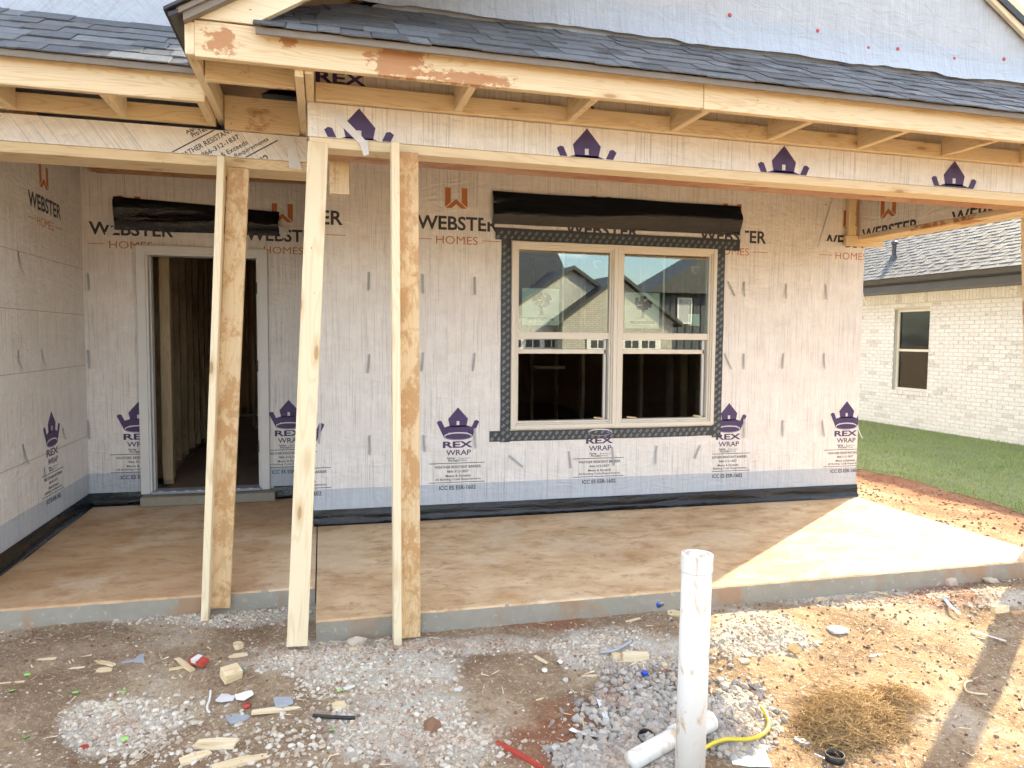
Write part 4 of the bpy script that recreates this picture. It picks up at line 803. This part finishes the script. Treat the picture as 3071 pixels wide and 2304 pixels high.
# ------------------------------------------------------------------ stones, clods, crumbs
ICO = bmesh.new(); bmesh.ops.create_icosphere(ICO, subdivisions=1, radius=1); IV = np.array([v.co[:] for v in ICO.verts]); ICO.verts.ensure_lookup_table(); IF = np.array([[v.index for v in f.verts] for f in ICO.faces])
VAR = [IV*(1+rng.uniform(-.28, .28, (len(IV), 1))) @ np.diag(rng.uniform(.7, 1.25, 3)) for _ in range(24)]
def stones(name, label, pts, mat, flat=.7, sink=.35):
    n = len(pts); V = np.zeros((n, len(IV), 3)); F = np.zeros((n, len(IF), 3), int)
    for k, (x, y, r) in enumerate(pts):
        a, t = random.random()*6.283, random.uniform(-.5, .5); Rz = np.array([[math.cos(a), -math.sin(a), 0], [math.sin(a), math.cos(a), 0], [0, 0, 1]]); Rx = np.array([[1, 0, 0], [0, math.cos(t), -math.sin(t)], [0, math.sin(t), math.cos(t)]])
        V[k] = (VAR[k % 24] @ Rx.T @ Rz.T)*np.array([r, r, r*flat])+np.array([x, y, gz(x, y)+r*flat*(1-2*sink)]); F[k] = IF+k*len(IV)
    me = bpy.data.meshes.new(name); me.from_pydata(V.reshape(-1, 3).tolist(), [], F.reshape(-1, 3).tolist()); me.materials.append(M[mat])
    return tag(link(name, me), label, name.replace('_', ' ').split()[-1], kind='stuff')
def inslab(x, y): return (y > -2.0 and -.0 < x < 4.9) or (y > -1.46 and x <= .03)
def sample(E, n, r0, r1, jit=.5, thr=.25, pw=2.):
    out = []
    while len(out) < n:
        a, b_, c, d_ = random.choice(E); u = random.gauss(a, c*.55); v = random.gauss(b_, d_*.55)
        if v > 1800: continue
        p_ = at_z(u, v, -.16); p_ = at_z(u, v, gz(p_.x, p_.y))
        if inslab(p_.x, p_.y) or zone(E, u, v, (mn.noise(Vector((p_.x*3.1, p_.y*3.1, 1)))+.6*mn.noise(Vector((p_.x*9, p_.y*9, 4))))*1.1) < thr: continue
        out.append((p_.x, p_.y, r0+(r1-r0)*random.random()**pw))
    return out
stones('gravel', 'grey crushed gravel heaped round the white standpipe', sample(ELL_G, 4200, .007, .024)+sample([(1430, 1540, 240, 170)], 500, .005, .016), 'gravel', .8, .3)
stones('white_rubble', 'crumbly whitish concrete rubble along the slab edge', sample(ELL_W, 18000, .002, .014, pw=3.6), 'rubble', .7, .45)
stones('pale_stones', 'pale pebbles scattered at the lower left', sample([(330, 1580, 170, 90), (640, 1600, 240, 80), (1000, 1600, 140, 60)], 1700, .003, .017, pw=2.6), 'rubble', .65, .38)
cl = []; fine = []
while len(fine) < 11000:
    x, y = random.uniform(-2.2, 5.2), random.uniform(-4.0, -1.46)
    if inslab(x, y) or (x > 4.9 and y > -1.9) or mn.noise(Vector((x*2.3, y*2.3, 8)))+random.uniform(-.5, .5) < 0: continue
    fine.append((x, y, .0015+.007*random.random()**4))
stones('fine_grit', 'fine pale grit pressed into the dirt everywhere', fine, 'rubble', .6, .45)
while len(cl) < 9000:
    x, y = random.uniform(-2.2, 5.2), random.uniform(-4.1, -1.46)
    if inslab(x, y) or (x > 4.9 and y > -1.9): continue
    cl.append((x, y, .002+.009*random.random()**3))
while len(cl) < 11500:
    x, y = random.uniform(4.92, 6.6), random.uniform(-2, 4); cl.append((x, y, .004+.014*random.random()**3))
stones('clay_crumbs', 'small clay crumbs and clods strewn over the bare dirt', cl, 'clod', .7, .3)
# straw, shavings and fibres lying on the dirt
b = MB()
for i in range(900):
    x, y = random.uniform(-2.1, 5.2), random.uniform(-4., -1.5)
    if inslab(x, y): continue
    L, W, a = random.uniform(.005, .03), random.uniform(.001, .003), random.random()*3.14; z = gz(x, y)+.006; c, s_ = math.cos(a), math.sin(a)
    b.poly([(x-c*L-s_*W, y-s_*L+c*W, z), (x+c*L-s_*W, y+s_*L+c*W, z+random.uniform(-.004, .008)), (x+c*L+s_*W, y+s_*L-c*W, z+.002), (x-c*L+s_*W, y-s_*L-c*W, z)])
tag(b.build('wood_shavings', 'wood'), 'thin wood shavings and straw bits littering the dirt', 'shavings', kind='stuff')

# ------------------------------------------------------------------ loose things on the ground
def G(u, v):
    p_ = at_z(u, v, -.15)
    for _ in range(5): p_ = at_z(u, v, gz(p_.x, p_.y))
    return p_
def BL(x, y): return (x*.3706, 1044.5+y*.3706)
def MD(x, y): return (648.4+x*.3706, 1044.5+y*.3706)
def PP(x, y): return (1296.5+x*.3706, 1044.5+y*.3706)
def BR(x, y): return (1728.7+x*.3706, 1044.5+y*.3706)
def scrap(name, label, cat, uv, L, W, T, ang, mat, tilt=.06, group=None, pts=None, lift=0.):
    p_ = G(*uv); L *= .84; W *= .8; T *= .7; ol = pts or [(-.5, -.45+.2*random.random()), (-.1, -.5), (.5, -.48+.25*random.random()), (.47, .1), (.5, .42-.3*random.random()), (0, .5), (-.48, .47-.2*random.random())]
    me = MB().prism([(x*L, y*W, 0) for x, y in ol], (0, 0, T)).mesh(name, mat)
    mw = Matrix.Translation(p_+Vector((0, 0, -.003+lift))) @ Matrix.Rotation(math.radians(ang), 4, 'Z') @ Matrix.Rotation(random.uniform(-tilt, tilt), 4, 'X') @ Matrix.Rotation(random.uniform(-tilt, tilt), 4, 'Y')
    return tag(link(name, me, None, mw), label, cat, group)
WS = 'lumber offcuts lying in the dirt'
K = .00095
for lab, uv, L, W, T, ang, mat in (
    ('long thin pale stick crossing another, left of the crushed red carton', BL(1075, 1060), .20, .035, .018, -55, 'wood'), ('short pale splinter just left of the crushed red carton', BL(1035, 1078), .09, .02, .012, 15, 'wood'),
    ('flat pale chip above the cardboard box', BL(1370, 1005), .14, .06, .01, 10, 'wood_white'), ('brown stick beside the grey sheet, leaning right', BL(610, 1050), .16, .03, .015, -40, 'wood_mud'), ('wide brown chip under the leaning brown stick', BL(610, 1088), .08, .05, .012, -5, 'wood'),
    ('thick split plank chip at the bottom, nearest of three', BL(1400, 1628), .25, .07, .018, 14, 'wood'), ('curved plank chip lying flat, uppermost of three at the bottom', BL(1260, 1520), .20, .10, .016, -14, 'wood_white'), ('small plank chip, leftmost of three at the bottom', BL(1140, 1600), .14, .08, .016, 24, 'wood'),
    ('long tapered splinter below the clear plastic scrap', BL(1640, 1317), .30, .05, .012, 8, 'wood_white'), ('small offcut at the foot of the post before the door', BL(1395, 727), .06, .07, .02, 0, 'wood'), ('cube-like offcut above the flat pale chip', BL(1388, 955), .05, .08, .035, 20, 'wood'),
    ('bundle stick at far left of the debris line', BL(270, 1025), .10, .03, .01, -5, 'wood'), ('thin lath below the bundle stick at far left', BL(420, 1078), .13, .02, .008, 0, 'wood_white'), ('thin stick at the left edge of the picture', BL(60, 1163), .13, .015, .01, 3, 'wood'),
    ('rounded tan offcut above the black rod', MD(225, 1300), .07, .06, .025, 8, 'wood'), ('tan offcut in front of the porch slab corner', MD(310, 975), .05, .05, .02, 5, 'wood'), ('pale stick lying in the white rubble, pointing at the camera', MD(1385, 1018), .19, .025, .012, -68, 'wood_white'),
    ('thin pale stick left of the gravel heap', MD(1685, 1122), .09, .015, .01, -8, 'wood'), ('short stick on the bare brown dirt patch', MD(1405, 1256), .07, .012, .008, 20, 'wood'),
    ('end-grain offcut of a two-by-four on the gravel', PP(205, 1028), .16, .05, .055, -6, 'wood_white'), ('short brown stub beside the end-grain offcut', PP(95, 1015), .05, .05, .035, 0, 'wood_mud'), ('thin board leaning by the blue bottle', PP(430, 758), .09, .10, .014, -25, 'wood'), ('broken brown twig below the blue bottle', PP(190, 800), .13, .025, .015, 18, 'wood_mud'),
    ('brown chip on the gravel behind the blue cap', PP(388, 1060), .05, .05, .012, -30, 'wood_mud'), ('light board piece on the gravel right of the standpipe', PP(762, 1342), .07, .13, .012, -30, 'wood'), ('tan chip, topmost of the small pile right of the standpipe', PP(855, 998), .05, .06, .014, 10, 'wood'), ('rusty brown chip under the tan chip, right of the standpipe', PP(842, 1036), .06, .05, .014, -5, 'wood_mud'),
    ('sunlit lath leaning on the slab edge', BR(455, 640), .12, .05, .014, -32, 'wood'), ('flat sunlit chip by the slab edge, leftmost of three', BR(125, 676), .08, .05, .014, 8, 'wood'), ('flat sunlit chip by the slab edge, middle of three', BR(290, 662), .09, .04, .014, 10, 'wood_mud'),
    ('squared sunlit offcut by the post shadow', BR(1165, 745), .11, .06, .05, -4, 'wood_white'), ('dark red-brown board piece right of the squared offcut', BR(1265, 760), .10, .04, .02, -5, 'wood_red'), ('small dark chip on the sunlit dirt', BR(100, 928), .06, .04, .012, 0, 'wood_mud'), ('small sunlit chip beside the coir tangle', BR(665, 1266), .05, .04, .014, -10, 'wood')):
    scrap('wood_scrap', lab, 'wood scrap', uv, L, W, T, ang, mat, group=WS)
scrap('wood_board', 'thin painted dark red board at the bottom centre', 'board', MD(1275, 1585), .30, .035, .018, -56, 'redp'); scrap('grey_sheet', 'torn flat grey sheet on the left dirt bank', 'sheet', BL(790, 1022), .13, .16, .004, -8, 'greyp', pts=[(-.45, .4), (.2, .45), (.3, .1), (.55, -.4), (0, -.25), (-.5, -.3)])
scrap('paper_scrap', 'tan torn paper right of the white curved strip', 'paper', BL(1422, 1222), .09, .16, .004, 12, 'paper'); scrap('paper_scrap', 'large pale paper sheet beside the yellow hose', 'paper', PP(865, 1590), .18, .22, .004, -22, 'paper', lift=.012)
scrap('paper_scrap', 'small yellow card on the sunlit dirt beside the coir tangle', 'paper', PP(1182, 1282), .05, .08, .004, 8, 'amber'); scrap('paper_scrap', 'small yellow card near the slab, right of the standpipe', 'paper', PP(985, 996), .04, .06, .004, -20, 'amber')
scrap('plastic_scrap', 'white torn plastic film left of the tan paper', 'plastic', BL(1330, 1240), .09, .12, .01, -20, 'door_w'); scrap('plastic_scrap', 'crumpled pale film above the long tapered splinter', 'plastic', BL(1650, 1268), .09, .12, .016, 10, 'greyp'); scrap('plastic_scrap', 'crumpled clear film left below the long splinter', 'plastic', BL(1388, 1372), .10, .10, .018, 25, 'greyp')
scrap('plastic_scrap', 'bright white crumpled bag on the sunlit dirt', 'plastic', BR(215, 857), .12, .12, .022, 0, 'white'); scrap('plastic_scrap', 'small white shard in the pale rubble', 'plastic', MD(925, 1192), .04, .08, .006, -30, 'white'); scrap('plastic_scrap', 'white curl lying by the lime cap near the leaning post', 'plastic', MD(285, 1188), .06, .03, .012, 25, 'white')
scrap('plastic_scrap', 'white splinter of trim on the sunlit dirt', 'plastic', BR(435, 1002), .10, .02, .006, 12, 'white'); scrap('plastic_scrap', 'short white straw beside the lower black ring', 'plastic', BR(115, 1592), .06, .012, .008, -60, 'white'); scrap('plastic_scrap', 'grey crumpled wrapper between coir tangle and paper sheet', 'plastic', BR(8, 1503), .05, .09, .012, 10, 'greyp')
scrap('plastic_scrap', 'teal plastic bit beside the cardboard box', 'plastic', BL(1392, 1098), .05, .05, .02, 20, 'teal'); scrap('plastic_scrap', 'blue and white wrapper bit high on the left bank', 'plastic', BL(525, 902), .03, .04, .004, 30, 'blue'); scrap('plastic_scrap', 'orange-red plastic bit among the pale stones', 'plastic', BL(490, 1540), .04, .05, .012, 20, 'redp')
scrap('leaf', 'curled brown leaf on the sunlit dirt right of the standpipe', 'leaf', PP(1130, 985), .07, .08, .012, 30, 'coir', tilt=.5, lift=.02)
# cardboard box
p_ = G(*BL(1345, 1135)); cb = tag(link('cardboard_box', MB().cbox(-.04, .04, -.035, .035, 0, .05, .002).mesh('cardboard_box', 'wood'), None, Matrix.Translation(p_) @ Matrix.Rotation(.5, 4, 'Z') @ Matrix.Rotation(.25, 4, 'X')), 'small tan cardboard box tilted in the dirt hollow', 'box')
# crushed carton
p_ = G(*BL(1160, 1062)); vs = []
c_ = tag(empty('drink_carton', p_), 'crushed red and white drink carton in the dirt hollow', 'carton')
mw = Matrix.Translation(p_+Vector((0, 0, .012))) @ Matrix.Rotation(-.75, 4, 'Z') @ Matrix.Rotation(.2, 4, 'X')
MB().prism([(-.05, -.02, 0), (.05, -.026, .004), (.046, .024, 0), (.0, .015, .01), (-.048, .022, 0)], (0, 0, .022)).build('body', 'redp', c_, mw); MB().box(-.018, .012, -.0265, .0175, .016, .0345).build('band', 'white', c_, mw)
# bottle
p_ = G(*PP(290, 728)); bt = tag(empty('plastic_bottle', p_), 'crushed clear blue plastic bottle lying against the slab edge', 'bottle'); M['bottle'] = glass_mat('bottle_plastic', .12, (.45, .6, .85))
mw = Matrix.Translation(p_+Vector((-.06, .0, .034))) @ Matrix.Rotation(math.pi/2, 4, 'Y') @ Matrix.Rotation(.2, 4, 'X')
MB().lathe([(.012, 0), (.013, .015), (.024, .04), (.031, .06), (.026, .08), (.032, .1), (.022, .13), (.003, .14)], 14).build('body', 'bottle', bt, mw, True); MB().lathe([(0, -.012), (.015, -.012), (.015, .006), (.012, .008)], 14).build('cap', 'blue', bt, mw); MB().lathe([(.0315, .058), (.0275, .08), (.0325, .098)], 14).build('label', 'blue', bt, mw)
p_ = G(*PP(260, 1117)); tag(MB().lathe([(0, .014), (.014, .014), (.016, .01), (.016, 0), (.013, 0), (.013, .01), (0, .01)], 16, c=p_+Vector((0, 0, .004))).build('plastic_stopper', 'blue'), 'blue bottle cap on the grey gravel', 'cap')
# lime round caps
LC = 'small round plastic caps trodden into the dirt'
for lab, uv in (('lime green cap at the far left below the debris line', BL(160, 1122)), ('lime green cap at the left picture edge', BL(70, 1216)), ('lime green cap on the dark dirt left of centre hollow', BL(440, 1226)), ('lime green cap at the top of the pale stones', BL(720, 1222)), ('lime green cap at the left rim of the pale stones', BL(605, 1306)), ('lime green cap amid the pale stones', BL(755, 1306)),
    ('lime green cap in the bottom left corner', BL(155, 1488)), ('bright lime cap at the lower end of the pale stones', BL(725, 1503)), ('lime green cap at the foot of the leaning post', BL(1735, 928)), ('lime green cap below the black rod', MD(185, 1447)), ('lime green cap left of the tan offcut, in the rubble', MD(232, 1216)), ('lime green cap at the bottom beside the red board', MD(1645, 1616))):
    p_ = G(*uv); mw = Matrix.Translation(p_+Vector((0, 0, .008))) @ Matrix.Rotation(random.uniform(-.5, .5), 4, 'X') @ Matrix.Rotation(random.uniform(-.4, .4), 4, 'Y')
    tag(MB().lathe([(0, .002), (.003, .002), (.011, .001), (.014, 0), (.013, -.0015), (0, -.001)], 14).build('plastic_disc', 'lime', None, mw), lab, 'cap', LC)
for lab, uv in (('white round cap in the rubble, upper of two', MD(1515, 1047)), ('white round cap in the rubble, lower of two', MD(1425, 1097))):
    p_ = G(*uv); tag(MB().lathe([(0, .004), (.012, .003), (.015, 0), (.013, -.001), (0, -.001)], 14).build('plastic_disc', 'white', None, Matrix.Translation(p_+Vector((0, 0, .008))) @ Matrix.Rotation(.35, 4, 'X')), lab, 'cap', LC)
p_ = G(*BL(1438, 1306)); tag(MB().lathe([(0, .02), (.014, .018), (.018, .008), (.015, 0)], 14, c=p_).build('plastic_disc', 'redp'), 'red knob-like cap left of the long tapered splinter', 'cap', LC)
# black rings
for lab, uv in (('black plastic ring standing in the gravel left of the standpipe', PP(268, 1505)), ('black plastic ring in the sunlit dirt at the bottom edge', BR(200, 1618))):
    p_ = G(*uv); tag(MB().lathe([(.034, -.012), (.037, -.012), (.037, .016), (.034, .016), (.034, -.012)], 24).build('plastic_ring', 'black_rubber', None, Matrix.Translation(p_+Vector((0, 0, .014))) @ Matrix.Rotation(.35 if 'left' in lab else 0, 4, 'X'), True), lab, 'ring')
# rods, straps, loose ties
def rod(name, label, cat, uvs, r, mat, lift=.004, seg=7):
    P = [G(*q)+Vector((0, 0, r+lift)) for q in uvs]; Q = []
    for i in range(len(P)-1):
        a, b2, c2, d2 = P[max(i-1, 0)], P[i], P[i+1], P[min(i+2, len(P)-1)]
        for k in range(6): t = k/6; Q.append(.5*((2*b2)+(c2-a)*t+(2*a-5*b2+4*c2-d2)*t*t+(3*b2-a-3*c2+d2)*t**3))
    Q.append(P[-1]); return tag(MB().tube(Q, r, seg).build(name, mat, None, None, True), label, cat)
rod('rod', 'thin black rod lying below the white rubble', 'rod', [MD(75, 1368), MD(200, 1378), MD(322, 1382)], .008, 'black_rubber'); rod('strap', 'grey-blue plastic strap curving up from the gravel', 'strap', [PP(0, 1005), PP(90, 990), PP(180, 938)], .008, 'greyp', .01)
rod('curved_strip', 'white curved strip standing in the left debris', 'strip', [BL(1222, 1348), BL(1207, 1320), BL(1222, 1270), BL(1228, 1218)], .005, 'white'); rod('straw_ring', 'straw-coloured hoop on the sunlit dirt by the post shadow', 'hoop', [BR(1000, 1160), BR(965, 1170), BR(958, 1200), BR(985, 1228), BR(1090, 1242)], .005, 'wood')
rod('hose', 'yellow hose curling from behind the white standpipe', 'hose', [PP(560, 1640), PP(615, 1585), PP(720, 1540), PP(850, 1537), PP(945, 1508), PP(982, 1455), PP(968, 1395), PP(938, 1348)], .0082, 'yellow', .026, 10)
for lab, uvs in (('white corrugated tie curving on the bare dirt', [MD(1572, 1450), MD(1650, 1490), MD(1768, 1493)]), ('corrugated metal tie at the left rim of the gravel', [MD(1738, 1265), MD(1760, 1330), MD(1785, 1392)]), ('curved corrugated tie on the sunlit bank', [BR(835, 675), BR(870, 735), BR(937, 775)]), ('corrugated tie lying across the edge of the post shadow', [BR(995, 870), BR(1100, 905), BR(1200, 935)])):
    P = [G(*q)+Vector((0, 0, .014)) for q in uvs]; vs = []; N = 44
    for i in range(N+1):
        t = i/N; c2 = P[0]*(1-t)**2+P[1]*2*t*(1-t)+P[2]*t*t; tg = ((P[1]-P[0])*(1-t)+(P[2]-P[1])*t).normalized(); s_ = Vector((-tg.y, tg.x, 0)).normalized()*.012; z_ = Vector((0, 0, .004 if i % 2 else 0)); vs += [c2-s_+z_, c2+s_+z_]
    tag(MB().add(vs, [(2*i, 2*i+1, 2*i+3, 2*i+2) for i in range(N)]).build('corrugated_tie', 'galv'), lab, 'tie', 'loose corrugated ties on the ground')
for lab, uv, r in (('pale rock by the slab edge, rightmost of three', BR(1110, 578), .05), ('pale rock by the slab edge, largest of three', BR(865, 585), .055), ('pale rock by the slab edge, leftmost of three', BR(785, 588), .045), ('grey flat stone by the porch slab corner', MD(325, 940), .045), ('rust-brown clod amid the pale rubble', MD(770, 1430), .05)):
    p_ = G(*uv); V = VAR[random.randint(0, 23)]*np.array([r, r*.8, r*.62])+np.array([p_.x, p_.y, p_.z+r*.3]); b = MB().add(V.tolist(), IF.tolist()); me = b.mesh('rock', 'clod' if 'clod' in lab else 'rubble'); tag(link('rock', me), lab, 'rock')
# standpipe with cleanout cap, pipe lying behind it
sp = tag(empty('standpipe', (1.415, -3.39, -.26)), 'white plastic standpipe with cleanout cap rising from the gravel', 'pipe'); mw = Matrix.Translation((1.405, -3.395, -.3)) @ Matrix.Rotation(.012, 4, 'Y')
MB().tube([(0, 0, 0), (0, 0, .5), (0, 0, .93)], .056, 40).build('pipe', 'pvc', sp, mw, True)
MB().lathe([(.057, .90), (.0588, .902), (.0588, .962), (.058, .966), (.046, .966), (.045, .960), (.033, .960), (.032, .972), (.024, .975), (0, .975)], 40).build('cleanout_cap', 'pvc', sp, mw)
lp = tag(empty('waste_pipe', G(*PP(330, 1600))), 'white plastic pipe with elbow lying on the gravel behind the standpipe', 'pipe')
a = G(*PP(180, 1690))+Vector((0, 0, .05)); e = G(*PP(470, 1530))+Vector((0, 0, .055)); MB().tube([a, e], .037, 24).build('pipe', 'pvc', lp, None, True)
f_ = G(*PP(640, 1448))+Vector((0, 0, .05)); MB().tube([e-(e-a)*.15, e+(f_-e)*.5, f_], [.045, .045, .043], 24).build('elbow', 'pvc', lp, None, True)
# coir fibre tangle
b = MB()
for i in range(3000):
    big = random.random() < .8; cx, cy, rx, ry, hh = ((290, 1400, 290, 140, .14) if big else (560, 1290, 110, 60, .06))
    a, r = random.random()*6.283, math.sqrt(random.random()); r *= 1+.35*mn.noise(Vector((math.cos(a)*2, math.sin(a)*2, 3)))+.25*random.random()**4
    p_ = at_z(*BR(cx+rx*r*math.cos(a), cy+ry*r*math.sin(a)), -.22); z = gz(p_.x, p_.y); top = hh*max(0, 1-r*r)*(.6+.7*mn.noise(Vector((p_.x*9, p_.y*9, 0)))+.4)
    q = Vector((p_.x, p_.y, z+random.random()*top+.004)); d = random.random()*6.283; P = []; el = random.uniform(-.3, .5)
    for k in range(random.randint(3, 13)): P.append(q.copy()); d += random.uniform(-.9, .9); q = q+Vector((math.cos(d), math.sin(d), el*random.uniform(-1, 1)))*.011; q.z = max(q.z, z+.002)
    b.tube(P, random.choice((.0007, .001, .0015)), 3, cap=False)
tag(b.build('coir_tangle', 'coir'), 'tangle of brown coir fibre on the sunlit dirt', 'fibre', kind='stuff')
